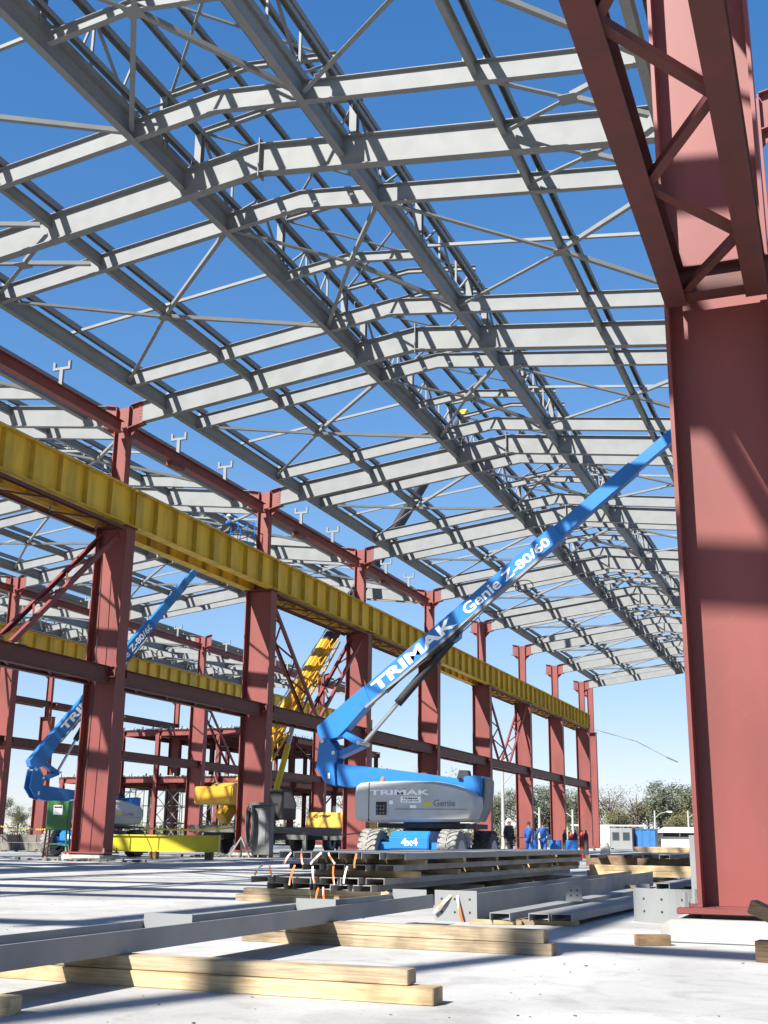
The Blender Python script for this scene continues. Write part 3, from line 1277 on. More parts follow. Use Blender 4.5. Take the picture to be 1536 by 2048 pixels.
    # --- main boom: everything built in its own frame from the pivot and turned by ang_boom
    piv = Vector((-2.98, 0, 3.62))
    ca, sa = math.cos(ang_boom), math.sin(ang_boom)

    def B(s_, n_, y=0.0):
        return Vector((piv.x + s_ * ca - n_ * sa, y, piv.z + s_ * sa + n_ * ca))

    def section(s0, s1, h, w, m, name, par, bev=.012):
        q = MB()
        q.loft([[B(s, n, y) for n, y in ((-h / 2, -w / 2), (-h / 2, w / 2), (h / 2, w / 2), (h / 2, -w / 2))] for s in (s0, s1)])
        return obj(name, q, m, par, bevel=bev)
    k = blen / 11.6
    base = section(.5, 8.6 * k, .44, .34, BLUE, 'main_boom', t)
    hd = MB()
    hp = [(-.15, -.22), (-.22, .02), (-.10, .22), (.65, .23), (1.6, .225), (1.5, -.22), (.6, -.36), (.2, -.40)]
    hd.loft([[B(s, n, y) for s, n in hp] for y in (-.205, .205)])
    obj('boom_heel', hd, BLUE, base, bevel=.012)
    col_ = section(8.6 * k - .06, 8.6 * k + .10, .47, .37, BLUE, 'wear_collar', base)
    s2 = section(8.6 * k + .09, 11.4 * k, .36, .28, BLUE, 'boom_section', base)
    s3 = section(11.4 * k, 13.0 * k, .29, .21, BLUE, 'boom_tip', base)
    tk = MB()
    tk.loft([[B(s, n, y) for n, y in ((-.30, -.24), (-.30, -.10), (-.235, -.10), (-.235, -.24))] for s in (1.3, 7.9 * k)])
    obj('cable_track', tk, GREY2, base)
    hs = MB()
    for j in range(3):
        y = -.19 - .02 * j
        pts = [B(s, -.36 - .05 * math.sin(s * 1.7 + j) + .02 * j, y) for s in [2.0 + .45 * q for q in range(int(9 * k))]]
        hs.tube(pts, .017, 6)
    obj('hoses', hs, BLACK, base)
    lp = MB()
    for s in (5.15, 6.4):
        c = B(s, -.42, -.22)
        lp.tube([c + Vector((.30 * math.sin(a * .5) ** 2 * 1.6, 0, -.16 * math.sin(a))) for a in [2 * math.pi * q / 14 for q in range(15)]], .014, 6)
    obj('hose_loops', lp, BLACK, base)
    # lift cylinder
    c0 = Vector((-1.92, 0, 3.27))
    c1 = B(4.3, -.32)
    cd = (c1 - c0)
    ln = cd.length
    cd.normalize()
    cr_ = MB()
    cr_.tube([c0, c0 + cd * ln * .40], .055, 12)
    obj('cylinder_rod', cr_, CHROME, t, smooth=True)
    cb = MB()
    cb.tube([c0 + cd * ln * .38, c1], .115, 14)
    cbo = obj('cylinder_barrel', cb, BLACK, t, smooth=True)
    ea = MB()
    ea.loft([[B(s, n, y) for s, n in ((4.0, -.215), (4.65, -.215), (4.42, -.44), (4.22, -.44))] for y in (-.12, .12)])
    obj('boom_lug', ea, BLUE, base)
    ux = Vector((ca, 0, sa))
    un_ = Vector((-sa, 0, ca))
    nrm_y = -.172
    if boom_words:
        lettering('TRIMAK', base, B(1.75, -.15, nrm_y), ux, un_, .30, 2.85, bold=.035)
        me_t = lettering('Genie', base, B(4.95, -.155, nrm_y), ux, un_, .30, 1.2, bold=.02)
        lettering('Z-80/60', base, B(6.28, -.145, nrm_y), ux, un_, .25, 1.56, bold=.02)
        lm = MB()
        lm.loft([[B(s, n, y) for s, n in ((3.12, .195), (3.26, .195), (3.19, .13))] for y in (nrm_y - .004, nrm_y + .01)])
        obj('logo_mark', lm, REDC, base)
    # jib and basket
    tip = B(13.0 * k, 0)
    jb = MB()
    j1 = tip + Vector((jib[0], 0, jib[1]))
    jb.bar(tip - Vector((.1, 0, .04)), j1, .2, .22)
    obj('jib', jb, BLUE, t)
    bx, bz = j1.x + .02, j1.z - .12
    fl = MB()
    fl.box(bx, bx + .92, -1.2, 1.2, bz - .06, bz)
    for (xa, xb, ya, yb) in ((bx, bx + .92, -1.2, -1.18), (bx, bx + .92, 1.18, 1.2), (bx, bx + .02, -1.18, 1.18), (bx + .90, bx + .92, -1.18, 1.18)):
        fl.box(xa, xb, ya, yb, bz + .001, bz + .16)
    bk = obj('basket', fl, BLUE, t)
    rl = MB()
    for z in (bz + .55, bz + 1.1):
        rl.tube([(bx, -1.2, z), (bx + .92, -1.2, z), (bx + .92, 1.2, z), (bx, 1.2, z), (bx, -1.2, z)], .022, 6)
    for y in (-1.2, -.6, 0, .6, 1.2):
        for x in ((bx, bx + .92) if abs(y) > .1 else (bx + .92,)):
            rl.tube([(x, y, bz), (x, y, bz + 1.1)], .02, 6)
    obj('railing', rl, BLUE, bk)
    cbx = MB()
    cbx.box(bx + .02, bx + .32, -.45, .25, bz + .75, bz + 1.12)
    obj('control_box', cbx, CABG, bk)
    return t, Vector((bx, 0, bz))


lift1, bk1 = make_lift(R(37.6), 10.9, 'large blue boom lift with grey covers and white lettering, its boom raised to the right', (-9.95, 29.15, 0), 0, 0, 'blue boom lifts', (.45, -.2))
lift2, bk2 = make_lift(R(52), 10.55, 'smaller looking blue boom lift behind the left red column, lifting a worker to the roof', (-29.0, 42.2, 0), R(62), R(-62), 'blue boom lifts', (1.15, 1.15))


# ------------------------------------------------------------------ people
def skin_mesh(verts, edges, sub=1, smooth=True):
    """verts: list of (co, (rx, ry)); grown with the skin modifier, then baked to a plain mesh"""
    me = bpy.data.meshes.new('body')
    me.from_pydata([v[0] for v in verts], edges, [])
    o = bpy.data.objects.new('body', me)
    COL.objects.link(o)
    md = o.modifiers.new('skin', 'SKIN')
    md.use_smooth_shade = smooth
    for i, v in enumerate(verts):
        o.data.skin_vertices[0].data[i].radius = v[1] if isinstance(v[1], tuple) else (v[1], v[1])
    o.data.skin_vertices[0].data[0].use_root = True
    sb = o.modifiers.new('sub', 'SUBSURF')
    sb.levels = sb.render_levels = sub
    dg = bpy.context.evaluated_depsgraph_get()
    dg.update()
    out = bpy.data.meshes.new_from_object(o.evaluated_get(dg))
    bpy.data.objects.remove(o)
    for p in out.polygons:
        p.use_smooth = True
    return out


def link_mesh(name, me, m, parent):
    me.materials.clear()
    me.materials.append(m)
    o = bpy.data.objects.new(name, me)
    COL.objects.link(o)
    o.parent = parent
    return o


def person(label, loc, rotz, J, top, bottom, head='hair', helmet=None, scale=1.0):
    """J overrides joints; figure faces -y, stands on z=0"""
    P = dict(pelvis=(0, 0, .95), waist=(0, 0, 1.08), chest=(0, -.01, 1.28), neckb=(0, 0, 1.45), neck=(0, -.01, 1.52), head=(0, -.02, 1.60), crown=(0, -.01, 1.70),
             shl=(-.17, 0, 1.41), shr=(.17, 0, 1.41), ell=(-.25, .03, 1.14), elr=(.25, .03, 1.14), wrl=(-.26, -.06, .90), wrr=(.26, -.06, .90),
             hpl=(-.09, 0, .90), hpr=(.09, 0, .90), knl=(-.11, -.03, .50), knr=(.11, -.03, .50), anl=(-.12, .02, .09), anr=(.12, .02, .09))
    P.update(J)
    V, E_, ix = [], [], {}

    def add(n, co, r):
        ix[n] = len(V)
        V.append((Vector(co), r))
    rad = dict(pelvis=(.135, .10), waist=(.125, .095), chest=(.155, .11), neckb=(.09, .075), neck=(.052, .055), head=(.072, .092), crown=(.06, .075), shl=.062, shr=.062,
               ell=.043, elr=.043, wrl=.031, wrr=.031, hpl=.085, hpr=.085, knl=.055, knr=.055, anl=.038, anr=.038)
    for n in P:
        add(n, P[n], rad[n])
    for a, b in (('pelvis', 'waist'), ('waist', 'chest'), ('chest', 'neckb'), ('neckb', 'neck'), ('neck', 'head'), ('head', 'crown'), ('chest', 'shl'), ('chest', 'shr'), ('shl', 'ell'), ('ell', 'wrl'),
                 ('shr', 'elr'), ('elr', 'wrr'), ('pelvis', 'hpl'), ('pelvis', 'hpr'), ('hpl', 'knl'), ('knl', 'anl'), ('hpr', 'knr'), ('knr', 'anr')):
        E_.append((ix[a], ix[b]))
    for s_, sg in (('l', -1), ('r', 1)):
        w = Vector(P['wr' + s_])
        d = (w - Vector(P['el' + s_])).normalized()
        side = d.cross(Vector((sg, 0, 0))).normalized()
        add('palm' + s_, w + d * .07, (.036, .02))
        E_.append((ix['wr' + s_], ix['palm' + s_]))
        for k in range(4):
            a = w + d * .10 + side * (.027 - .018 * k)
            ln = (.055, .066, .062, .048)[k]
            b = a + d * ln * .6 + Vector((-sg * .012, 0, 0))
            c = b + d * ln * .5 + Vector((-sg * .022, 0, 0))
            for nm, co, r in (('fa', a, .0095), ('fb', b, .0085), ('fc', c, .007)):
                add('%s%s%d' % (nm, s_, k), co, r)
            E_.append((ix['palm' + s_], ix['fa%s%d' % (s_, k)]))
            E_.append((ix['fa%s%d' % (s_, k)], ix['fb%s%d' % (s_, k)]))
            E_.append((ix['fb%s%d' % (s_, k)], ix['fc%s%d' % (s_, k)]))
        add('ta' + s_, w + d * .06 + side * .045, .0105)
        add('tb' + s_, w + d * .10 + side * .062, .009)
        E_.append((ix['palm' + s_], ix['ta' + s_]))
        E_.append((ix['ta' + s_], ix['tb' + s_]))
    hd = Vector(P['head'])
    face = Vector((0, -1, 0))
    add('nose', hd + face * .098 + Vector((0, 0, .0)), .012)
    E_.append((ix['head'], ix['nose']))
    for s_, sg in (('l', -1), ('r', 1)):
        an = Vector(P['an' + s_])
        add('toe' + s_, an + Vector((sg * .02, -.17, -.045)), (.04, .03))
        E_.append((ix['an' + s_], ix['toe' + s_]))
    t = thing('person', label, 'person', loc, None, rotz)
    t.scale = (scale,) * 3
    link_mesh('body', skin_mesh(V, E_), SKIN, t)
    # clothing
    V2, E2, i2 = [], [], {}
    grow = 1.16
    for n in ('waist', 'pelvis', 'chest', 'neckb', 'shl', 'shr', 'ell', 'elr', 'wrl', 'wrr'):
        r = rad[n]
        r = tuple(q * grow + .006 for q in r) if isinstance(r, tuple) else r * grow + .012
        i2[n] = len(V2)
        V2.append((Vector(P[n]), r))
    for a, b in (('pelvis', 'waist'), ('waist', 'chest'), ('chest', 'neckb'), ('chest', 'shl'), ('chest', 'shr'), ('shl', 'ell'), ('ell', 'wrl'), ('shr', 'elr'), ('elr', 'wrr')):
        E2.append((i2[a], i2[b]))
    link_mesh('jacket', skin_mesh(V2, E2), top, t)
    V3, E3, i3 = [], [], {}
    for n in ('pelvis', 'hpl', 'hpr', 'knl', 'knr', 'anl', 'anr'):
        r = rad[n]
        r = tuple(q * grow + .004 for q in r) if isinstance(r, tuple) else r * grow + .012
        i3[n] = len(V3)
        V3.append((Vector(P[n]) + (Vector((0, 0, .03)) if n.startswith('an') else Vector((0, 0, 0))), r))
    for a, b in (('pelvis', 'hpl'), ('pelvis', 'hpr'), ('hpl', 'knl'), ('knl', 'anl'), ('hpr', 'knr'), ('knr', 'anr')):
        E3.append((i3[a], i3[b]))
    link_mesh('trousers', skin_mesh(V3, E3), bottom, t)
    for s_, sg in (('l', -1), ('r', 1)):
        an = Vector(P['an' + s_])
        bt = skin_mesh([(an + Vector((0, 0, .06)), .05), (an + Vector((0, 0, -.03)), .055), (an + Vector((sg * .02, -.18, -.045)), (.05, .042))], [(0, 1), (1, 2)])
        link_mesh('boot', bt, BLACK, t)
        ey = MB()
        c = hd + Vector((sg * .032, -.083, .028))
        ey.tube([c + Vector((0, .01, 0)), c + Vector((0, -.006, 0))], .011, 8)
        obj('eye', ey, BLACK, t)
        er = MB()
        c = hd + Vector((sg * .078, .01, .0))
        er.tube([c + Vector((0, 0, -.03)), c, c + Vector((0, 0, .03))], [.008, .018, .01], 8)
        obj('ear', er, SKIN, t)
    mo = MB()
    c = hd + Vector((0, -.086, -.045))
    mo.box(c.x - .026, c.x + .026, c.y - .006, c.y + .004, c.z - .006, c.z + .006)
    obj('mouth', mo, HAIR, t)
    dome = MB()
    n = 14
    hm = helmet is not None
    rings = []
    base = hd.z + (.045 if hm else .02)
    for k in range(6):
        a = k / 5 * math.pi / 2 * .97
        rr = math.cos(a)
        q = .122 if hm else .093
        w = .105 if hm else .083
        rings.append([(hd.x + w * rr * math.cos(2 * math.pi * j / n), hd.y + .012 + q * rr * math.sin(2 * math.pi * j / n), base + (.13 if hm else .12) * math.sin(a)) for j in range(n)])
    dome.loft(rings)
    if hm:
        dome.prism_z([(hd.x + .10 * math.cos(a), hd.y - .07 + .10 * math.sin(a)) for a in [math.pi + math.pi * j / 8 for j in range(9)]], base - .004, base + .01)
    obj('helmet' if hm else 'hair', dome, helmet if hm else HAIR, t, smooth=True)
    return t


person('worker in dark clothes and white helmet standing behind the near lift tyre', (-13.6, 50.0, 0), R(60),
       dict(knl=(-.11, -.12, .50), anl=(-.12, -.12, .09)), NAVY, NAVY, helmet=HELMW)
person('worker in blue overalls walking past the distant columns, the left one of two', (-14.4, 56.5, 0), R(150),
       dict(knl=(-.11, -.16, .52), anl=(-.12, -.10, .10), knr=(.11, .02, .50), anr=(.12, .24, .13), wrl=(-.30, .10, .92), wrr=(.28, -.2, .95)), COVERALL, COVERALL)
person('worker in blue overalls by the blue drum, the right one of two', (-13.8, 56.9, 0), R(175),
       dict(knr=(.11, -.18, .52), anr=(.12, -.14, .10), anl=(-.12, .22, .13), elr=(.32, .02, 1.16), wrr=(.40, -.1, .96)), COVERALL, COVERALL)
person('worker in dark blue bending over beside the crane truck wheel', (-28.0, 66.8, 0), R(120),
       dict(waist=(0, -.06, 1.06), chest=(0, -.26, 1.18), neckb=(0, -.40, 1.24), neck=(0, -.46, 1.26), head=(0, -.53, 1.30), crown=(0, -.57, 1.39), shl=(-.17, -.36, 1.20), shr=(.17, -.36, 1.20),
            ell=(-.2, -.44, .94), elr=(.2, -.44, .94), wrl=(-.16, -.6, .78), wrr=(.16, -.6, .78)), NAVY, NAVY, helmet=HELMW)
person('worker in light blue jacket standing in the raised basket under the roof', tuple(Matrix.Rotation(R(62), 4, 'Z') @ (bk2 + Vector((.45, .35, .003))) + Vector((-29.0, 42.2, 0))), R(62 + 80),
       dict(ell=(-.26, -.14, 1.18), wrl=(-.20, -.38, 1.14), elr=(.26, -.14, 1.18), wrr=(.20, -.40, 1.16)), COVERALL, NAVY, helmet=HELMW)


# ------------------------------------------------------------------ mobile crane
def make_crane():
    ox, oy = -30.2, 62.0
    t = thing('mobile_crane', 'yellow truck crane parked behind the column row, its long boom raised through the roof', 'crane', (ox, oy, 0))
    og = (ox, oy, 0)
    ch = MB()
    ch.box(ox - .55, ox + .55, 54.3, 73.5, .72, 1.05)
    obj('chassis', ch, DARK, t, og)
    dk = MB()
    dk.box(ox - 1.3, ox + 1.3, 54.0, 73.8, 1.055, 1.42)
    dk.box(ox - 1.34, ox + 1.34, 60.2, 61.0, .9, 1.05)
    obj('deck', dk, CABG, t, og, bevel=.02)
    fr = MB()
    for k in range(14):
        fr.box(ox + 1.302, ox + 1.312, 55 + k * 1.1, 55.3 + k * 1.1, 1.1, 1.16)
    obj('reflector_strip', fr, REDC, t, og)
    for y in (55.9, 57.5, 66.4, 68.2):
        for sx in (-1, 1):
            w = MB()
            x = ox + sx * 1.08
            w.loft([[(x + px, y + pr * math.cos(a), .63 + pr * math.sin(a)) for a in [2 * math.pi * k / 28 for k in range(28)]]
                    for px, pr in ((-.2, .42), (-.2, .55), (-.15, .625), (.15, .625), (.2, .55), (.2, .40))])
            ty = obj('tyre', w, TYRE, t, og, smooth=True)
            r = MB()
            r.loft([[(x + sx * px, y + pr * math.cos(a), .63 + pr * math.sin(a)) for a in [2 * math.pi * k / 24 for k in range(24)]]
                    for px, pr in ((.10, .40), (.205, .40), (.215, .34), (.13, .28), (.12, .16), (.20, .14), (.20, .05))])
            ro = obj('rim', r, BOXW, ty, og, smooth=True)
            hb = MB()
            for k in range(8):
                a = 2 * math.pi * k / 8
                c = Vector((x + sx * .13, y + .22 * math.cos(a), .63 + .22 * math.sin(a)))
                hb.tube([c, c + Vector((sx * .03, 0, 0))], .035, 6)
            obj('wheel_bolts', hb, CABG, ro, og)
    for y in (59.0, 64.3):
        for sx in (-1, 1):
            b = MB()
            b.box(min(ox + sx * .9, ox + sx * 2.9), max(ox + sx * .9, ox + sx * 2.9), y - .14, y + .14, .75, 1.0)
            b.box(ox + sx * 2.9 - .1, ox + sx * 2.9 + .1, y - .1, y + .1, .12, 1.25)
            b.tube([(ox + sx * 2.9, y, 0), (ox + sx * 2.9, y, .115)], .28, 12)
            obj('outrigger', b, CABG, t, og)
    # low yellow driver deck at the front
    cb = MB()
    cb.prism_x([(68.0, 1.43), (68.1, 2.05), (68.35, 2.38), (73.3, 2.38), (73.7, 2.2), (73.8, 1.43)], ox - 1.25, ox + 1.25)
    co = obj('driver_cab', cb, CRANE, t, og, bevel=.05)
    for x in (ox + 1.252,):
        gl = MB()
        gl.box(x - .01, x + .008, 68.6, 70.0, 1.46, 1.80)
        obj('window', gl, CABG, co, og)
    lt = lettering('QY70K', co, (-.75, 68.07 - oy - .02, 2.06), (1, 0, 0), (0, .25, .3), .22, 1.15, m=BLACK, bold=.02)
    wl = MB()
    wl.tube([(ox + .2, 69.2, 2.38), (ox + .2, 69.2, 2.8)], .03, 8)
    wl.tube([(ox - .1, 69.6, 2.38), (ox - .1, 69.6, 2.8)], .03, 8)
    obj('exhaust', wl, CHROME, co, og)
    # upper works
    ux, uy = ox - .5, 57.2
    sl = MB()
    sl.tube([(ux + .3, uy + 1.2, 1.43), (ux + .3, uy + 1.2, 1.72)], .8, 20)
    obj('slew_ring', sl, DARK, t, og)
    up_ = MB()
    up_.prism_x([(55.4, 2.45), (55.4, 3.45), (56.0, 3.6), (57.4, 3.6), (58.9, 3.1), (60.9, 2.3), (60.9, 1.75), (58.6, 1.75), (58.4, 2.45)], ux - .45, ux + .95)
    uo = obj('upper_body', up_, CRANE, t, og, bevel=.04)
    cw = MB()
    cw.box(ux - .9, ux + 1.3, 54.5, 55.38, 2.45, 3.35)
    obj('counterweight', cw, CRANE, uo, og, bevel=.06)
    wd = MB()
    for y in (56.2, 57.4):
        wd.tube([(ux + .96, y, 3.0), (ux + 1.3, y, 3.0)], .42, 18)
    obj('winch_drums', wd, CABG, uo, og)
    oc = MB()
    oc.prism_x([(59.2, 1.8), (59.2, 3.4), (60.3, 3.4), (61.0, 2.7), (61.0, 1.8)], ux + 1.0, ux + 1.9)
    ob_ = obj('operator_cab', oc, DARK, t, og, bevel=.04)
    og_ = MB()
    og_.prism_x([(59.35, 2.4), (59.35, 3.25), (60.2, 3.25), (60.8, 2.65), (60.8, 2.4)], ux + 1.895, ux + 1.91)
    obj('window', og_, GLASSD, ob_, og)
    # boom
    p0, p1 = Vector((-31.2, 58.21, 3.0)), Vector((-26.2, 84.19, 33.37))
    d = (p1 - p0).normalized()
    q0 = p0 - d * 1.6
    L_ = (p1 - p0).length
    side = d.cross(Vector((0, 0, 1))).normalized()
    upb = side.cross(d)

    def sec(a, b, w, h, m, nm, par):
        s_ = MB()
        s_.sweep([(-w / 2, -h / 2), (w / 2, -h / 2), (w / 2, h * .3), (w * .36, h / 2), (-w * .36, h / 2), (-w / 2, h * .3)], p0 + d * a, p0 + d * b, (0, 0, 1))
        return obj(nm, s_, m, par, og)
    bm_ = sec(-1.6, L_ * .315, .62, .78, CRANE, 'boom', t)
    for k in range(1, 9):
        sec(L_ * .315 * k / 9, L_ * .315 * k / 9 + .12, .66, .82, CRANE, 'boom_rib', bm_)
    sec(L_ * .315 + .003, L_ * .55, .58, .72, DARK, 'boom_section', bm_)
    sec(L_ * .55 + .003, L_ * .80, .52, .68, DARK, 'boom_section', bm_)
    sec(L_ * .80 + .003, L_, .42, .58, DARK, 'boom_section', bm_)
    wr = MB()
    wr.sweep([(-.03, -.03), (.03, -.03), (.03, .03), (-.03, .03)], p0 + d * 2 + upb * .75, p0 + d * (L_ * .46) + upb * .62, (0, 0, 1))
    obj('boom_cable', wr, CHROME, bm_, og)
    hd = MB()
    hd.loft([[p1 + d * a + upb * b + side * s_ for a, b in ((-.2, -.3), (.5, -.55), (.9, -.2), (.7, .35), (-.2, .3))] for s_ in (-.3, .3)])
    obj('boom_head', hd, CRANE, bm_, og)
    hk = MB()
    a = p1 + d * .6 - upb * .4
    hk.tube([a, a + Vector((0, 0, -2.2))], .03, 6)
    b = a + Vector((0, 0, -2.2))
    hk.loft([[b + Vector((x, y, z)) for x, z in ((-.22, 0), (.22, 0), (.3, -.5), (.12, -.85), (-.12, -.85), (-.3, -.5))] for y in (-.14, .14)])
    hk.tube([b + Vector((.0, 0, -.85)), b + Vector((.0, 0, -1.05)), b + Vector((.16, 0, -1.2)), b + Vector((0, 0, -1.35)), b + Vector((-.15, 0, -1.22))], .05, 8)
    obj('hook_block', hk, ORNG, bm_, og)
    # stowed lattice jib along the near side
    def jp(s_, u, v):
        return p0 + d * s_ + upb * u + side * v
    J0, J1 = 2.0, L_ * .315 - .2
    for u, v in ((-.26, .42), (.26, .42), (-.26, .86), (.26, .86)):
        c = MB()
        c.tube([jp(J0, u, v), jp(J1 - 2, u, v), jp(J1 + .4, u * .5, v)], .05, 8)
        obj('jib_chord', c, CRANE, bm_, og)
    n = 13
    z = MB()
    for k in range(n):
        s0 = J0 + (J1 - J0) * k / n
        s1 = J0 + (J1 - J0) * (k + 1) / n
        for v in (.42, .86):
            z.tube([jp(s0, -.26 if k % 2 else .26, v), jp(s1, .26 if k % 2 else -.26, v)], .026, 6)
        for u in (-.26, .26):
            z.tube([jp(s0, u, .42 if k % 2 else .86), jp(s1, u, .86 if k % 2 else .42)], .026, 6)
    obj('jib_lacing', z, CRANE, bm_, og)
    c0 = Vector((ox + .1, 60.4, 2.3))
    c1 = p0 + d * (L_ * .205) - upb * .5
    cd = c1 - c0
    b1 = MB()
    b1.tube([c0, c0 + cd * .56], .17, 14)
    obj('cylinder_barrel', b1, YEL, t, og, smooth=True)
    b2 = MB()
    b2.tube([c0 + cd * .55, c1], .105, 12)
    obj('cylinder_rod', b2, CHROME, t, og, smooth=True)
    return t


make_crane()

# ------------------------------------------------------------------ lying steel and timber in the foreground
TL = 'timber bearers on the floor'


def timber(x0, x1, y0, y1, z0, z1, label, m=WOOD, rot=0.0, group=TL, name='timber'):
    cx, cy = (x0 + x1) / 2, (y0 + y1) / 2
    q = MB()
    q.box(x0 - cx, x1 - cx, y0 - cy, y1 - cy, z0, z1)
    o = solo(name, q, m, label, 'timber', (0, 0, 0), group, bevel=.004)
    o.location = (cx, cy, 0)
    o.rotation_euler = (0, 0, rot)
    return o


timber(-5.1, -2.14, 6.30, 6.46, 0, .088, 'long pale timber lowest in the foreground pair, its sawn end nearest the camera', WOOD)
timber(-5.0, -2.30, 6.33, 6.47, .09, .168, 'long weathered timber lying on top of the foreground pair', WOODG, R(.4))
timber(-4.9, -2.22, 9.36, 9.52, 0, .088, 'lower weathered timber of the second pair, under the plate ends', WOODG, R(-.6))
timber(-4.82, -2.28, 9.37, 9.52, .09, .185, 'upper weathered timber of the second pair, split along its length', WOODG, R(-1.0))
timber(-4.36, -3.88, 4.99, 5.12, 0, .085, 'short timber block cut by the lower left corner of the photo', WOOD, R(8))
timber(-1.82, -1.53, 10.72, 10.83, 0, .088, 'short brown timber block alone on the floor before the pedestal', WOODD, R(25))
timber(-.74, -.1, 9.62, 9.80, 0, .15, 'lower brown timber block at the right edge before the pedestal', WOODD, R(-8))
tb = timber(-1.12, -.38, 9.66, 9.78, -.05, .05, 'tilted brown timber leaning on the block at the right edge', WOODD, R(-20))
tb.rotation_euler = (0, R(22), R(-20))
tb.location = (-.44, 9.72, .25)
timber(-8.05, -5.9, 15.2, 15.36, 0, .088, 'bottom timber across the front of the channel stack', WOODG, R(2))
timber(-7.95, -5.8, 15.22, 15.37, .09, .172, 'second timber across the front, right under the channels', WOODG, R(1))
for k, y in enumerate((18.4, 21.6, 24.8)):
    timber(-7.6, -5.45, y, y + .14, 0, .172, 'timber bearer under the channel stack, %s behind the front one' % ORD[k], WOODG)
for k, y in enumerate((15.6, 17.4, 19.2, 21.2, 23.4, 25.9)):
    timber(-7.3 if k else -7.05, -5.52, y, y + .13, .35, .43, 'lower spacer timber inside the channel stack, %s from the front' % ORD[k], WOOD)
    timber(-7.1, -5.50, y + .2, y + .33, .52, .58, 'upper spacer timber inside the channel stack, %s from the front' % ORD[k], WOOD)

# channel stack
chan = None
rows = [(.255, 5, -7.55, 'bottom'), (.345, 6, -7.62, 'second'), (.515, 5, -7.32, 'third'), (.67, 6, -7.30, 'top')]
for zt, n, x0, nm in rows:
    for k in range(n):
        lab = 'grey steel channel in the %s layer of the stack, %s from the left' % (nm, ORD[k])
        yj = 14.95 + random.uniform(-.22, .18) + (.25 if nm in ('bottom', 'third') else 0)
        x = x0 + .14 + k * (.305 if n == 6 else .33)
        if chan is None:
            q = MB()
            q.sweep(Cprof(.265, .082, .009), (0, 0, 0), (0, 12, 0))
            chan = solo('steel_channel', q, CHAN, lab, 'steel channel', group='channels of the big stack')
            chan.location = (x, yj, zt)
        else:
            c = dup(chan, (x, yj, zt), lab, 'channels of the big stack')
        (chan if zt == .255 and k == 0 else c).rotation_euler = (0, 0, R(random.uniform(-.25, .25)))
# marker ribbons on the channel ends
for k, (x, y, z, a, ln) in enumerate(((-7.0, 14.68, .66, .5, .16), (-6.85, 14.68, .655, -.3, .15), (-6.55, 14.66, .665, .75, .20), (-6.45, 14.66, .665, -.7, .18), (-6.05, 14.66, .66, .05, .18),
                                      (-7.45, 14.75, .50, .6, .17), (-7.35, 14.75, .50, -.45, .17), (-6.95, 14.70, .50, .2, .26), (-6.7, 14.72, .49, -.25, .22), (-6.4, 14.72, .50, -.15, .24),
                                      (-6.2, 14.72, .50, .15, .22), (-6.62, 14.75, .23, .1, .30), (-6.55, 14.75, .23, -.2, .30), (-5.0, 13.05, .27, .9, .22), (-4.05, 12.7, .27, -.25, .28), (-4.12, 12.7, .27, .8, .26))):
    q = MB()
    dx, dz = -math.sin(a), -math.cos(a)
    px, pz = dz * .015, -dx * .015
    pts = [(0, .02), (.35, -.015), (.7, -.03), (1, -.02)]
    q.loft([[(x + dx * ln * s + px * w, y + o, z + dz * ln * s + pz * w) for w, o in ((-1, oo), (1, oo + .012), (1, oo + .016), (-1, oo + .004))] for s, oo in pts])
    solo('marker_ribbon', q, RIBBON, ('orange and white ribbon tied to the channel ends, %s of the hanging strips' % ORD[k]) if k < 13 else
         'orange and white ribbon on the drilled end plate, %s of three' % ORD[k - 13], 'ribbon', group='orange and white marker ribbons')


def flat_beam(x, y0, y1, h, b, z, label, ribs, m=GREY2, name='steel_beam', rotz=0.0, endplate=False):
    t = thing(name, label, 'steel beam', (x, y0, z), 'steel beams lying on the floor', rotz)
    q = MB()
    q.sweep(Hprof(h, b, .02, .012), (0, 0, 0), (0, y1 - y0, 0))
    obj('beam', q, m, t)
    for y in ribs:
        r = MB()
        r.box(-h / 2 + .025, h / 2 - .025, y - y0 - .006, y - y0 + .006, b / 2 + .007, b + .05)
        obj('rib_plate', r, GREY, t)
    if endplate:
        e = MB()
        e.box(-h / 2 - .01, h / 2 + .03, -.022, -.002, -.02, b + .03)
        eo = obj('end_plate', e, GREY, t)
        for hx in (-h / 2 + .07, 0, h / 2 - .05):
            for hz in (b * .28, b * .78):
                o = MB()
                o.tube([(hx, -.0235, hz), (hx, -.0215, hz)], .013, 10)
                obj('bolt_hole', o, BLACK, eo)
    return t


flat_beam(-4.32, -3, 12.1, .42, .13, .170, 'long grey beam lying on its side across the timbers, running out lower left', (4.9, 7.2, 9.6, 11.95))
flat_beam(-4.08, 12.75, 24.6, .44, .27, .02, 'grey beam with a drilled end plate facing the camera', (), rotz=R(-.5), endplate=True)


def low_channel(x, y0, ln, z, lab, b=.22, rz=0.0):
    q = MB()
    q.sweep(Cprof(b, .075, .008), (0, 0, 0), (0, ln, 0))
    o = solo('steel_channel', q, GREY, lab, 'steel channel', group='loose channels right of the stack')
    o.location = (x, y0, z)
    o.rotation_euler = (0, 0, rz)
    return o


timber(-3.85, -3.3, 12.5, 12.62, 0, .045, 'flat board under the end of the first loose channel', WOOD, R(12))
timber(-3.35, -2.75, 12.75, 12.87, 0, .045, 'flat board under the paired loose channels', WOOD, R(14))
timber(-3.9, -2.6, 16.4, 16.55, 0, .045, 'dark board under the middle of the loose channels', WOODD)
low_channel(-3.50, 12.45, 8.5, .122, 'pale channel nearest the dark beam in the loose group', rz=R(-1.2))
low_channel(-3.11, 12.55, 7.5, .122, 'middle pale channel of the loose pair on the board', rz=R(-2.4))
low_channel(-2.88, 12.58, 7.5, .124, 'rightmost pale channel of the loose pair on the board', rz=R(-2.4))


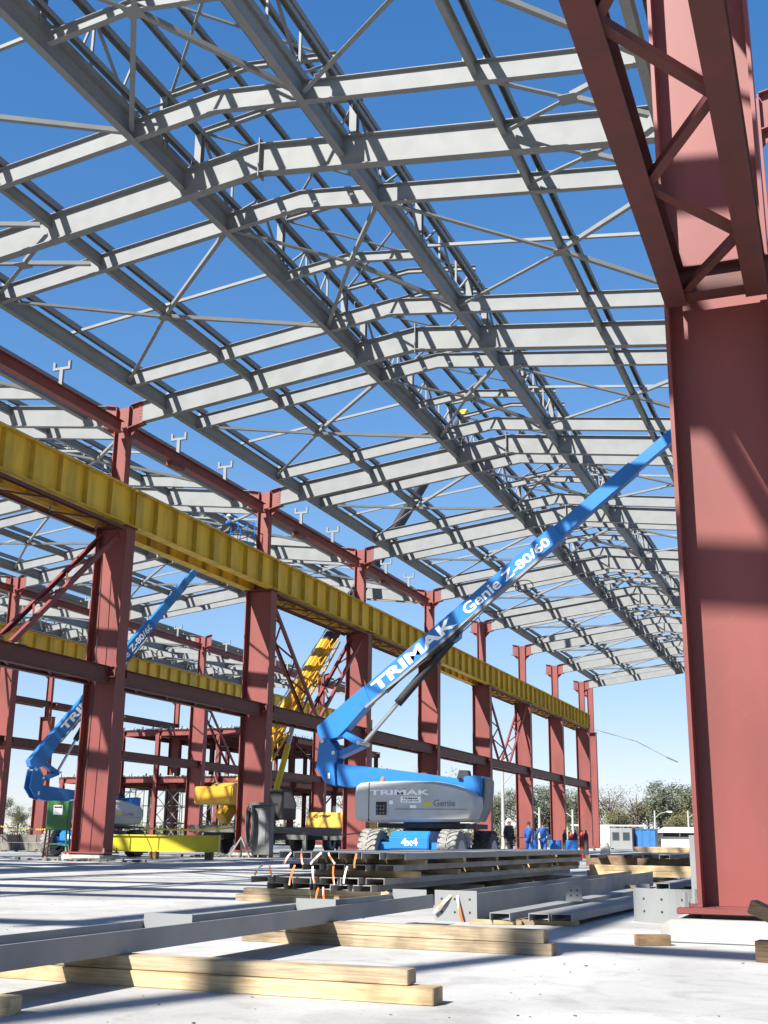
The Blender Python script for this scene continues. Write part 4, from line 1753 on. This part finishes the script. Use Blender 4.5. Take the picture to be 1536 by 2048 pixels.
def cleat(x, y, z, lab):
    q = MB()
    q.prism_y([(x - .11, z), (x + .11, z), (x + .085, z + .19), (x - .085, z + .19)], y, y + .012)
    q.box(x - .11, x + .11, y + .013, y + .16, z, z + .012)
    o = solo('cleat_plate', q, GREY, lab, 'steel plate', group='drilled cleat plates')
    for hx in (-.04, .04):
        for hz in (.07, .13):
            h = MB()
            h.tube([(x + hx, y - .002, z + hz), (x + hx, y + .001, z + hz)], .012, 8)
            obj('bolt_hole', h, BLACK, o)
    return o


cleat(-3.33, 15.3, .125, 'small upright drilled plate standing on the loose channels')
cleat(-2.66, 16.5, .125, 'small upright drilled plate behind the curved plate')
# curved plate leaning at the foot of the big column
q = MB()
ring_o, ring_i = [], []
for k in range(15):
    a = R(205 + 130 * k / 14)
    ring_o.append((-1.93 + .46 * math.cos(a), 14.05 + .42 * math.sin(a)))
    ring_i.append((-1.93 + .445 * math.cos(a), 14.05 + .405 * math.sin(a)))
q.loft([[(xo, yo, .0), (xo, yo, .36), (xi, yi, .36), (xi, yi, .0)] for (xo, yo), (xi, yi) in zip(ring_o, ring_i)])
cpv = solo('curved_plate', q, GREY, 'curved grey plate with bolt holes standing left of the big column foot', 'steel plate')
for k in (3, 6, 9, 12):
    for z in (.12, .25):
        h = MB()
        xo, yo = ring_o[k]
        nx, ny = (xo + 1.93) / .46, (yo - 14.05) / .42
        h.tube([(xo - nx * .004, yo - ny * .004, z), (xo + nx * .002, yo + ny * .002, z)], .014, 8)
        obj('bolt_hole', h, BLACK, cpv)
q = MB()
q.box(-1.64, -1.52, 13.35, 13.37, .16, .93)
q.box(-1.525, -1.51, 13.372, 13.62, .16, .93)
q.box(-1.64, -1.52, 13.38, 13.60, .50, .515)
up1 = solo('steel_bracket', q, GREY2, 'upright grey angle bracket leaning beside the big column', 'steel bracket')
q = MB()
for z in (.25, .33):
    q.tube([(-1.50, 12.9, z - .1), (-1.50, 12.9, z - .03)], .055, 6)
q.tube([(-1.50, 12.9, 0), (-1.50, 12.9, .42)], .025, 8)
solo('anchor_bolt', q, GREY, 'grey threaded bolt with nuts beside the big column base plate', 'bolt')

# farther piles right of the stack
timber(-5.55, -3.1, 26.9, 27.05, .12, .24, 'lower pale timber of the far pile between stack and column', WOOD)
timber(-5.5, -3.25, 26.92, 27.05, .243, .36, 'upper pale timber of the far pile between stack and column', WOOD)
timber(-6.2, -3.0, 36.9, 37.05, .56, .72, 'distant pale timber lying over the grey beams', WOOD)
timber(-4.4, -3.6, 21.6, 21.75, 0, .12, 'timber bearer behind the loose channels', WOOD)
for k, (x, y0, ln, b, z, rz) in enumerate(((-4.9, 27.2, 9, .26, .19, 0), (-4.3, 27.3, 10, .26, .19, .8), (-3.7, 27.2, 9, .26, .19, -.6), (-3.2, 22.0, 8, .24, .16, -2), (-2.6, 21.0, 8, .24, .16, -3),
                                           (-5.6, 36, 10, .3, .52, 0), (-5.0, 35, 11, .3, .52, 1), (-4.3, 36, 10, .3, .52, -1), (-3.5, 34, 12, .3, .52, -2), (-6.4, 42, 12, .3, .42, 0), (-7.4, 43, 12, .3, .42, 1),
                                           (-8.4, 42, 12, .3, .42, 0))):
    q = MB()
    q.sweep(Cprof(b, .12, .012), (0, 0, 0), (0, ln, 0))
    o = solo('steel_channel', q, GREY, 'distant pale channel in the piles behind the stack, %s of the dozen' % ORD[k], 'steel channel', group='distant loose channels')
    o.location = (x, y0, z)
    o.rotation_euler = (0, 0, R(rz))
for k, (y, x0, x1, h) in enumerate(((27.6, -5.3, -3.0, .06), (34, -5.3, -3.0, .06), (36.4, -6, -3, .39), (43.5, -9, -3.2, .39), (46, -9, -3.2, .29))):
    timber(x0, x1, y, y + .15, 0, h, 'dark bearer under the distant piles, %s from the camera' % ORD[k], WOODD, group='bearers of the distant piles')

# ------------------------------------------------------------------ things around the left column row
gx, gy = -28.35, 38.8
t = thing('switch_cabinet', 'green electrical cabinet on thin legs at the foot of the left column', 'cabinet', (gx, gy, 0), None, R(22))
t.scale = (.86, .86, .92)
q = MB()
q.box(-.48, .48, -.32, .32, 1.10, 2.28)
bx_ = obj('cabinet_box', q, GREEN, t, bevel=.01)
q = MB()
q.box(-.45, .45, -.342, -.322, 1.13, 2.25)
dr = obj('door', q, GREEN, bx_, bevel=.005)
q = MB()
q.box(-.20, .20, -.349, -.343, 1.72, 2.10)
sg = obj('notice', q, WHITE, dr)
q = MB()
q.box(-.17, .17, -.353, -.3495, 1.98, 2.06)
obj('notice_band', q, REDC, sg)
for sx in (-1, 1):
    for sy in (-1, 1):
        q = MB()
        q.bar((sx * .44, sy * .28, 1.10), (sx * .50, sy * .36, 0), .06, .06)
        obj('leg', q, GREEN if sx > 0 else RED2, t)
q = MB()
q.bar((-.47, -.32, .55), (.47, -.32, .55), .05, .05)
obj('crossbar', q, GREEN, t)

cx_, cy_ = -23.62, 46.75
t = thing('switch_cabinet', 'dark grey cabinet with a pale door panel next to the cable coil', 'cabinet', (cx_, cy_, 0), None, R(10))
t.scale = (.82, .9, 1.06)
q = MB()
q.box(-.48, .48, -.35, .35, .12, 2.05)
bx_ = obj('cabinet_box', q, CABG, t, bevel=.012)
q = MB()
q.prism_y([(-.62, 2.06), (.62, 2.06), (.56, 2.16), (-.56, 2.16)], -.5, .5)
obj('cabinet_roof', q, CABG, t)
q = MB()
q.box(-.14, .24, -.37, -.352, .5, 1.85)
obj('door_panel', q, GREY2, bx_)
for sx in (-1, 1):
    q = MB()
    q.box(sx * .4 - .04, sx * .4 + .04, -.3, .3, 0, .118)
    obj('foot', q, CABG, t)
q = MB()
for k in range(11):
    a = .26 + .05 * math.sin(k * 2.1)
    bz = 1.30 + .55 * math.cos(k * 1.3) * .2
    q.tube([(-23.98 + a * .6 * math.sin(s), 46.1 + .035 * k, bz + (.78 + .07 * math.cos(k)) * math.cos(s)) for s in [2 * math.pi * j / 24 for j in range(25)]], .028, 6)
solo('cable_coil', q, CABG, 'tall hanging coil of grey cable beside the dark cabinet', 'cable coil')
t = thing('trestle', 'pale splayed trestle legs under the cable coil', 'trestle', (-24.35, 46.2, 0))
for k, (x, y) in enumerate(((-.55, -.1), (.45, -.05), (-.2, .4), (.25, .35))):
    q = MB()
    q.bar((0, 0, .85), (x, y, 0), .08, .06)
    obj('leg', q, GREY2, t)
# yellow girder lying on the ground
t = thing('lying_girder', 'bright yellow box girder lying on blocks between the first two columns', 'girder', (-25.25, 40.2, 0), None, R(21.8))
q = MB()
q.sweep([(-.26, 0), (.26, 0), (.26, .04), (.2, .04), (.2, .57), (.26, .57), (.26, .62), (-.26, .62), (-.26, .57), (-.2, .57), (-.2, .04), (-.26, .04)], (-2.4, 0, .27), (2.75, 0, .27))
obj('girder_body', q, YEL, t)
q = MB()
q.box(2.752, 2.775, -.28, .28, .25, .91)
obj('end_plate', q, YEL, t)
for k, x in enumerate((-1.7, 0.3, 2.4)):
    q = MB()
    q.box(x - .12, x + .12, -.4, .4, .0, .268)
    solo('timber_block', q, WOODD, 'dark block under the lying yellow girder, %s along it' % ['left', 'middle', 'right'][k], 'timber').matrix_world = Matrix.Translation((-25.25, 40.2, 0)) @ Matrix.Rotation(R(21.8), 4, 'Z')
# caution tapes
for k, (a, b, sag, lab) in enumerate((((-44, 54, 1.35), (-33.2, 46.5, 1.15), .15, 'striped caution tape at the left edge behind the green cabinet'),
                                      ((-25.3, 36.4, 1.35), (-25.4, 47.4, 1.25), .2, 'striped caution tape strung between the first two columns'),
                                      ((-24.0, 48.4, 1.25), (-24.0, 59.3, 1.2), .25, 'striped caution tape from the second column towards the near lift'),
                                      ((-24.0, 84.2, 1.3), (-23.9, 95.4, 1.3), .25, 'striped caution tape between distant columns behind the two workers'))):
    q = MB()
    A, B_ = Vector(a), Vector(b)
    pts = [A.lerp(B_, s / 12) - Vector((0, 0, sag * 4 * (s / 12) * (1 - s / 12))) for s in range(13)]
    q.loft([[p + Vector((0, 0, -.035)), p + Vector((0, 0, .035)), p + Vector((.004, .004, .035)), p + Vector((.004, .004, -.035))] for p in pts])
    solo('caution_tape', q, TAPE, lab, 'caution tape', group='caution tapes')
# low block wall and rubble at the left edge
q = MB()
for k in range(9):
    for r_ in range(2):
        x = -49.5 + k * 1.12 + (.5 if r_ else 0)
        q.box(x, x + 1.08, 54.5, 55.0, r_ * .42, r_ * .42 + .40)
solo('block_wall', q, DKGRN, 'low rough concrete block wall at the left edge', 'wall')
q = MB()
rnd = random.Random(3)
for k in range(330):
    x, y = rnd.uniform(-52, -26), rnd.uniform(49.5, 54)
    if k > 130:
        cy0 = YF(1 + k % 3)
        x, y = XB + rnd.gauss(0, 1.1), cy0 - .75 - abs(rnd.gauss(0, .35))
        if x > -24.1 and y > cy0 - 1.9 and k % 3 == 1:
            continue
    elif abs(x + 31) < 2.4:
        continue
    s = rnd.uniform(.04, .14)
    q.bar((x, y, s * .3), (x + s * rnd.uniform(.6, 2.5), y + rnd.uniform(-.3, .3), s * .35), s * .7, s * .7)
rb = solo('rubble', q, DKGRN, 'dark scattered rubble along the foot of the left columns', 'rubble')
rb['kind'] = 'stuff'
del rb['label'], rb['category']
# hanging cables on the nearest column
for k, (x, y, z0, z1, dx) in enumerate(((-24.9, 35.35, .35, 10.9, .25), (-26.1, 37.2, .2, 11.5, .5), (-26.6, 37.6, .2, 11.5, -.3))):
    q = MB()
    q.tube([(x + dx * math.sin(s * 1.2) * (1 - s), y, z1 + (z0 - z1) * s) for s in [j / 16 for j in range(17)]], .018, 6)
    solo('hanging_cable', q, BLACK, ['thin dark cable hanging down the web of the nearest crane row column', 'thin dark cable hanging left of the nearest column, the inner one',
                                     'thin dark cable hanging left of the nearest column, the outer one'][k], 'cable', group='thin hanging cables')
q = MB()
q.tube([(-24.3, 124.2, 12.2), (-20.0, 124, 10.9), (-17.0, 124, 9.25)], .03, 6)
q.tube([(-17.0, 124, 9.25), (-15.9, 124, 8.75)], .07, 8)
solo('guy_rope', q, CABG, 'slack rope with a rod end hanging right from the last column', 'rope')
# drums, gas cylinders, posts
for k, (x, y) in enumerate(((-14.7, 58.3), (-13.45, 58.0), (-12.75, 58.4))):
    q = MB()
    q.tube([(x, y, 0), (x, y, .02), (x, y, .29), (x, y, .30), (x, y, .32), (x, y, .58), (x, y, .60), (x, y, .62), (x, y, .9)], [.28, .29, .29, .31, .29, .29, .31, .29, .29], 18)
    solo('steel_drum', q, BARREL, 'blue drum standing near the two blue workers, %s from the left' % ORD[k], 'drum', group='blue drums', smooth=True)
for k in range(5):
    x, y = -13.9 + .28 * k, 62 + .3 * (k % 2)
    t = thing('gas_cylinder', 'red gas cylinder in the dark bundle by the far columns, %s from the left' % ORD[k], 'gas cylinder', (x, y, 0), 'red gas cylinders')
    q = MB()
    q.tube([(0, 0, 0), (0, 0, 1.15), (0, 0, 1.28), (0, 0, 1.32)], [.12, .12, .06, .04], 12)
    obj('bottle', q, REDC if k % 2 else DARK, t, smooth=True)
    q = MB()
    q.tube([(0, 0, 1.325), (0, 0, 1.42)], .045, 8)
    obj('valve_cap', q, DARK, t)
for k, (x, y) in enumerate(((-15.4, 55), (-13.3, 60))):
    q = MB()
    q.tube([(x, y, 0), (x, y, 1.55)], .035, 8)
    solo('marker_post', q, WOOD, 'thin pale marker post near the blue workers, %s one' % ['left', 'right'][k], 'post', group='marker posts')
q = MB()
q.tube([(-14.3, 75, 0), (-14.3, 75, .55), (-14.3, 75, .8), (-14.3, 75, .84)], [.32, .3, .2, .07], 14)
solo('concrete_cone', q, PEDC, 'pale bell shaped concrete piece at the foot of the last columns', 'concrete piece', smooth=True)

# ------------------------------------------------------------------ red mezzanine frame far behind
t = thing('mezzanine_frame', 'two storey red steel frame with decks far behind the crane truck', 'building', (-70, 112, 0))
og = (-70, 112, 0)
MX = (-81.5, -77.5, -74.0, -69.5, -65.0, -62.0, -59.0)
MY = (112.0, 124.0, 136.0, 150.0)
for x in MX:
    for y in MY:
        q = MB()
        top = 11.37 if x > -76 else 6.37
        q.sweep(Iprof(.45, .45, .03, .02), (x, y - .225, 0), (x, y - .225, top), (0, 1, 0))
        obj('column', q, RED if y < 113 else RED2, t, og)  # front row in plain red, rows behind in the shade-darkened copy
for z, x0 in ((6.95, MX[0] - .8), (11.95, MX[2] - .3)):
    for y in MY:
        q = MB()
        q.sweep(Iprof(.25, .55, .02, .012), (x0, y - .02, z - .012), (MX[6] + .4, y - .02, z - .012))
        obj('floor_beam', q, RED, t, og)
    for x in MX[(0 if z < 8 else 2):]:
        q = MB()
        q.sweep(Iprof(.25, .55, .02, .012), (x, MY[0] - .3, z - .03), (x, MY[3] + .3, z - .03))
        obj('edge_beam', q, RED, t, og)
    q = MB()
    nx = 60
    pts = []
    for k in range(nx * 2 + 1):
        x = x0 + (MX[6] + .45 - x0) * k / (nx * 2)
        pts.append((x, z + (.02 if k % 2 else .1)))
    q.loft([[(x, y, zz) for x, zz in pts] + [(x, y, zz + .02) for x, zz in reversed(pts)] for y in (MY[0] - .15, MY[3] + .15)])
    obj('deck', q, DKGRN, t, og)
    q = MB()
    rnd = random.Random(int(z))
    for k in range(38):
        x = x0 + (MX[6] - x0) * (k + rnd.random() * .5) / 38
        q.box(x, x + (.5 if k % 3 else .12), MY[0] - .18, MY[0] - .02, z + .125, z + (.22 if k % 3 else .42))
    for k in range(60):
        y = MY[0] + (MY[3] - MY[0]) * k / 60
        q.box(MX[6] + .30, MX[6] + .36, y, y + .06, z + .125, z + .40)
    obj('shear_studs', q, PEDC, t, og)
for (a, b) in (((MX[4], 123.8, .3), (MX[6], 123.8, 6.2)), ((MX[4], 123.8, 7.2), (MX[6], 123.8, 11.2)), ((MX[6], 124, 11.3), (MX[6], 136, 7.1)), ((MX[6], 124, .3), (MX[6], 136, 6.3))):
    q = MB()
    q.bar(a, b, .14, .14)
    obj('cross_brace', q, RED2, t, og)


def scaffold():
    t = thing('scaffold_tower', '', 'scaffold')
    for x in (-.9, .9):
        for y in (-.6, .6):
            q = MB()
            q.tube([(x, y, 0), (x, y, 5.9)], .045, 6)
            obj('standard', q, CABG, t)
    for z in (.4, 2.2, 4.0, 5.7):
        q = MB()
        q.tube([(-.9, -.6, z), (.9, -.6, z), (.9, .6, z), (-.9, .6, z), (-.9, -.6, z)], .04, 6)
        obj('ledger', q, CABG, t)
    for z in (.4, 2.2, 4.0):
        q = MB()
        q.tube([(-.9, -.62, z), (.9, -.62, z + 1.75)], .035, 6)
        q2 = MB()
        q2.tube([(.9, -.64, z), (-.9, -.64, z + 1.75)], .035, 6)
        obj('diagonal', q, GREY, t)
        obj('diagonal', q2, GREY, t)
    return t


sf = scaffold()
for k, (x, y) in enumerate(((-79.5, 113.5), (-77.2, 114.5), (-72.6, 113.5), (-70.2, 114), (-68.0, 113.5), (-64.2, 113.5), (-61.6, 114), (-63, 119), (-71, 119), (-78, 119))):
    lab = 'grey tube scaffold tower under the lower deck of the red frame, %s of them' % ORD[k]
    if k == 0:
        sf.location = (x, y, 0)
        tag(sf, lab, 'scaffold', 'scaffold towers under the deck')
    else:
        dup(sf, (x, y, 0), lab, 'scaffold towers under the deck')

# ------------------------------------------------------------------ far site buildings, lamp posts
t = thing('site_shed', 'long white shed with a pale low roof beside the big column', 'building', (-15.4, 152, 0))
q = MB()
q.box(-6.6, 6.6, 0, 6, 0, 1.55)
obj('wall', q, BOXW, t)
q = MB()
q.box(-6.5, 6.5, .1, 5.9, 1.553, 2.05)
obj('open_side_shade', q, DARK, t)  # dark block painted in for the shade of the open side under the roof
q = MB()
for k in range(7):
    q.box(-6.5 + k * 2.1, -6.38 + k * 2.1, -.02, .09, 1.555, 2.05)
obj('posts', q, BOXW, t)
q = MB()
q.prism_x([(-.8, 2.02), (6.8, 2.7), (6.8, 2.78), (-.8, 2.10)], -7.2, 7.2)
obj('roof', q, BOXW, t)
t = thing('site_container', 'grey site container with two windows left of the blue one', 'container', (-24.8, 140, 0), 'site containers')
q = MB()
q.box(-1.25, 1.25, 0, 3, .15, 2.4)
b_ = obj('container_body', q, GREY, t)
for x in (-.6, .6):
    q = MB()
    q.box(x - .42, x + .42, -.03, -.002, 1.0, 1.95)
    w_ = obj('window', q, CABG, b_)
    q = MB()
    q.box(x - .36, x + .36, -.036, -.031, 1.06, 1.89)
    obj('pane', q, GLASSD, w_)


def ribbed(nm, lab, x0, x1, y, h, m):
    t = thing(nm, lab, 'container', ((x0 + x1) / 2, y, 0), 'site containers')
    hw = (x1 - x0) / 2
    n = int((x1 - x0) / .2)
    pts = [(-hw + 2 * hw * k / n, (.04 if k % 4 < 2 else 0)) for k in range(n + 1)]
    q = MB()
    q.prism_z(pts + [(hw, 2.4), (-hw, 2.4)], .12, h)
    obj('container_body', q, m, t)
    q = MB()
    q.box(-hw - .04, hw + .04, -.06, 2.44, h + .003, h + .10)
    q.box(-hw - .04, hw + .04, -.06, 2.44, 0, .117)
    obj('container_rails', q, m, t)
    return t


ribbed('site_container', 'blue ribbed container beside the white shed', -23.3, -21.1, 141, 2.25, CBLUE)
ribbed('site_container', 'white and blue narrow container behind the last column', -27.6, -26.3, 141, 2.45, BOXW)
q = MB()
q.box(-31.5, -22.5, 144, 148, 2.65, 2.8)
for x in (-31.3, -27, -22.7):
    q.box(x - .08, x + .08, 144.1, 144.25, 0, 2.648)
solo('open_shelter', q, BOXW, 'low flat roofed open shelter between the last columns', 'shelter')


def lamp(x, y, h, arm, lab):
    t = thing('street_lamp', lab, 'street lamp', (x, y, 0), 'lamp posts beyond the site')
    q = MB()
    q.tube([(0, 0, 0), (0, 0, h)], [.17, .10], 10)
    obj('pole', q, POLEM, t)
    for s in arm:
        q = MB()
        q.tube([(0, 0, h * .8), (s * .8, 0, h * .93), (s * 1.7, 0, h * .97)], .05, 6)
        a_ = obj('arm', q, POLEM, t)
        q = MB()
        q.prism_y([(s * 1.65, h * .955), (s * 2.3, h * .94), (s * 2.35, h * .985), (s * 1.65, h * .99)], -.13, .13)
        obj('lamp_head', q, BOXW, a_)
    return t


lamp(-27.7, 100, 6.8, (1,), 'tall pale lamp post right of the near lift counterweight')
lamp(-31.9, 130, 4.4, (-1,), 'short pale lamp post behind the two blue workers')
lamp(-28.2, 130, 4.2, (-1,), 'short pale lamp post left of the last columns')
lamp(-20.2, 165, 5.0, (1,), 'distant thin lamp post standing before the trees at right')
lamp(-24.6, 165, 5.0, (1,), 'distant thin lamp post over the grey container')


# ------------------------------------------------------------------ trees
def make_tree(seed, h, spread, n, leaf, m, gaps=.5, name='tree'):
    rn = random.Random(seed)
    t = thing(name, '', 'tree')
    tk = MB()
    lean = rn.uniform(-.3, .3)
    tk.tube([(0, 0, 0), (lean * .3, 0, h * .25), (lean, .1, h * .6), (lean * 1.2, 0, h * .92)], [.03 * h, .022 * h, .014 * h, .004 * h], 7)
    tips = []
    for k in range(9):
        a = rn.uniform(0, 6.28)
        z0 = h * rn.uniform(.28, .72)
        r = spread * rn.uniform(.45, .95)
        e = Vector((lean + r * math.cos(a), r * math.sin(a), min(h * .96, z0 + h * rn.uniform(.12, .35))))
        mid = Vector((lean * .7, 0, z0)).lerp(e, .5) + Vector((0, 0, -.03 * h))
        tk.tube([(lean * z0 / h, 0, z0), mid, e], [.010 * h, .007 * h, .003 * h], 5)
        tips += [e, mid]
    tips.append(Vector((lean, 0, h * .93)))
    obj('trunk', tk, BARK, t)
    cr = MB()
    clumps = []
    for e in tips:
        for _ in range(2):
            clumps.append((e + Vector((rn.gauss(0, .16), rn.gauss(0, .16), rn.gauss(0, .1))) * spread, spread * rn.uniform(.14, .34)))
    for _ in range(n):
        c, r = rn.choice(clumps)
        if rn.random() < gaps * .3:
            r *= 1.7
        p = c + Vector([max(-1, min(1, rn.gauss(0, .5))) for _ in range(3)]) * r
        if p.z < h * .12:
            continue
        s = leaf * rn.uniform(.5, 1.2)
        u = Vector((rn.gauss(0, 1), rn.gauss(0, 1), rn.gauss(0, .7))).normalized()
        v = u.cross(Vector((rn.gauss(0, 1), rn.gauss(0, 1), rn.gauss(0, 1)))).normalized()
        cr.add([p - u * s, p - v * s * .55, p + u * s, p + v * s * .55], [(0, 1, 2, 3)])
    me = obj('crown', cr, m, t)
    return t


TP = [make_tree(1, 10, 3.6, 6500, .15, LEAF[0]), make_tree(2, 8, 3.4, 5200, .14, LEAF[1]), make_tree(3, 7, 3.0, 4200, .14, LEAF[2]), make_tree(4, 9, 3.2, 1500, .11, LEAF[3])]
TN = ['dark green', 'olive green', 'yellow green', 'bare twiggy']
usedt = set()
yaw = 21.3031


def px_x(px, y):
    return -y * math.tan(R(yaw) - math.atan((px - 768) / 2338.0))


TREES = [(30, 150, 6.0, 0), (70, 158, 5.2, 1), (-10, 165, 6.0, 0), (585, 175, 9, 3), (640, 180, 8.5, 3), (700, 185, 9, 3), (760, 178, 11.5, 3), (830, 170, 11.0, 3), (1008, 185, 8.2, 0), (1035, 195, 9.5, 3),
         (1068, 188, 9.0, 0), (1095, 196, 8.4, 1), (1122, 190, 9.0, 0), (1150, 186, 8.6, 0), (1180, 198, 8.2, 1), (1212, 190, 9.4, 3), (1240, 196, 7.0, 1), (1264, 188, 8.8, 3), (1288, 194, 7.6, 2),
         (1312, 186, 9.6, 0), (1336, 197, 8.0, 1), (1356, 190, 7.5, 2), (1380, 186, 9.0, 0), (1402, 196, 9.6, 1), (970, 192, 8.0, 1), (1228, 178, 5.2, 2), (1345, 178, 5.0, 2)]
for k, (px, y, h, ki) in enumerate(TREES):
    x = px_x(px, y)
    side = 'beyond the left columns' if px < 100 else 'behind the near lift' if px < 900 else 'beyond the last columns' if px < 1185 else 'beyond the containers and shed'
    lab = '%s tree %s, %s along the tree line' % (TN[ki], side, ORD[k] if k < 20 else 'twenty ' + ORD[k - 20])
    h0 = (10, 8, 7, 9)[ki]
    s = h / h0
    if ki not in usedt:
        usedt.add(ki)
        o = TP[ki]
        o.location = (x, y, 0)
        tag(o, lab, 'tree', 'trees along the far edge of the site')
    else:
        o = dup(TP[ki], (x, y, 0), lab, 'trees along the far edge of the site')
    o.scale = (s * 1.1, s * 1.1, s)
    o.rotation_euler = (0, 0, k * 2.4)
rn = random.Random(11)
for nm, (xa, xb, ya, yb, n, hmax, m) in {'scrub': (-150, 20, 196, 212, 26000, 5.2, LEAF[1]), 'undergrowth': (-150, 20, 176, 190, 12000, 2.6, LEAF[0])}.items():
    q = MB()
    for _ in range(n):
        x = rn.uniform(xa, xb)
        y = rn.uniform(ya, yb)
        hh = hmax * (.55 + .45 * math.sin(x * .35) * math.sin(x * .13 + 1)) + rn.gauss(0, .3)
        p = Vector((x, y, max(.1, rn.random() ** .8 * hh)))
        s = rn.uniform(.14, .36)
        u = Vector((rn.gauss(0, 1), rn.gauss(0, 1), rn.gauss(0, .7))).normalized()
        v = u.cross(Vector((rn.gauss(0, 1), rn.gauss(0, 1), rn.gauss(0, 1)))).normalized()
        q.add([p - u * s, p - v * s * .6, p + u * s, p + v * s * .6], [(0, 1, 2, 3)])
    struct(nm, q, m, kind='stuff')

# ------------------------------------------------------------------ chips and grit on the slab
rn = random.Random(5)
q = MB()
for _ in range(150):
    y = 4.2 + 10 * rn.random() ** 1.5
    x = -y * rn.uniform(.02, .82)
    sz = rn.uniform(.002, .008) * (1.5 if rn.random() < .1 else 1)
    a = rn.uniform(0, 3.14)
    q.bar((x, y, sz * .4), (x + sz * 2.2 * math.cos(a), y + sz * 2.2 * math.sin(a), sz * .45), sz, sz * .7)
struct('grit', q, DKGRN, kind='stuff')
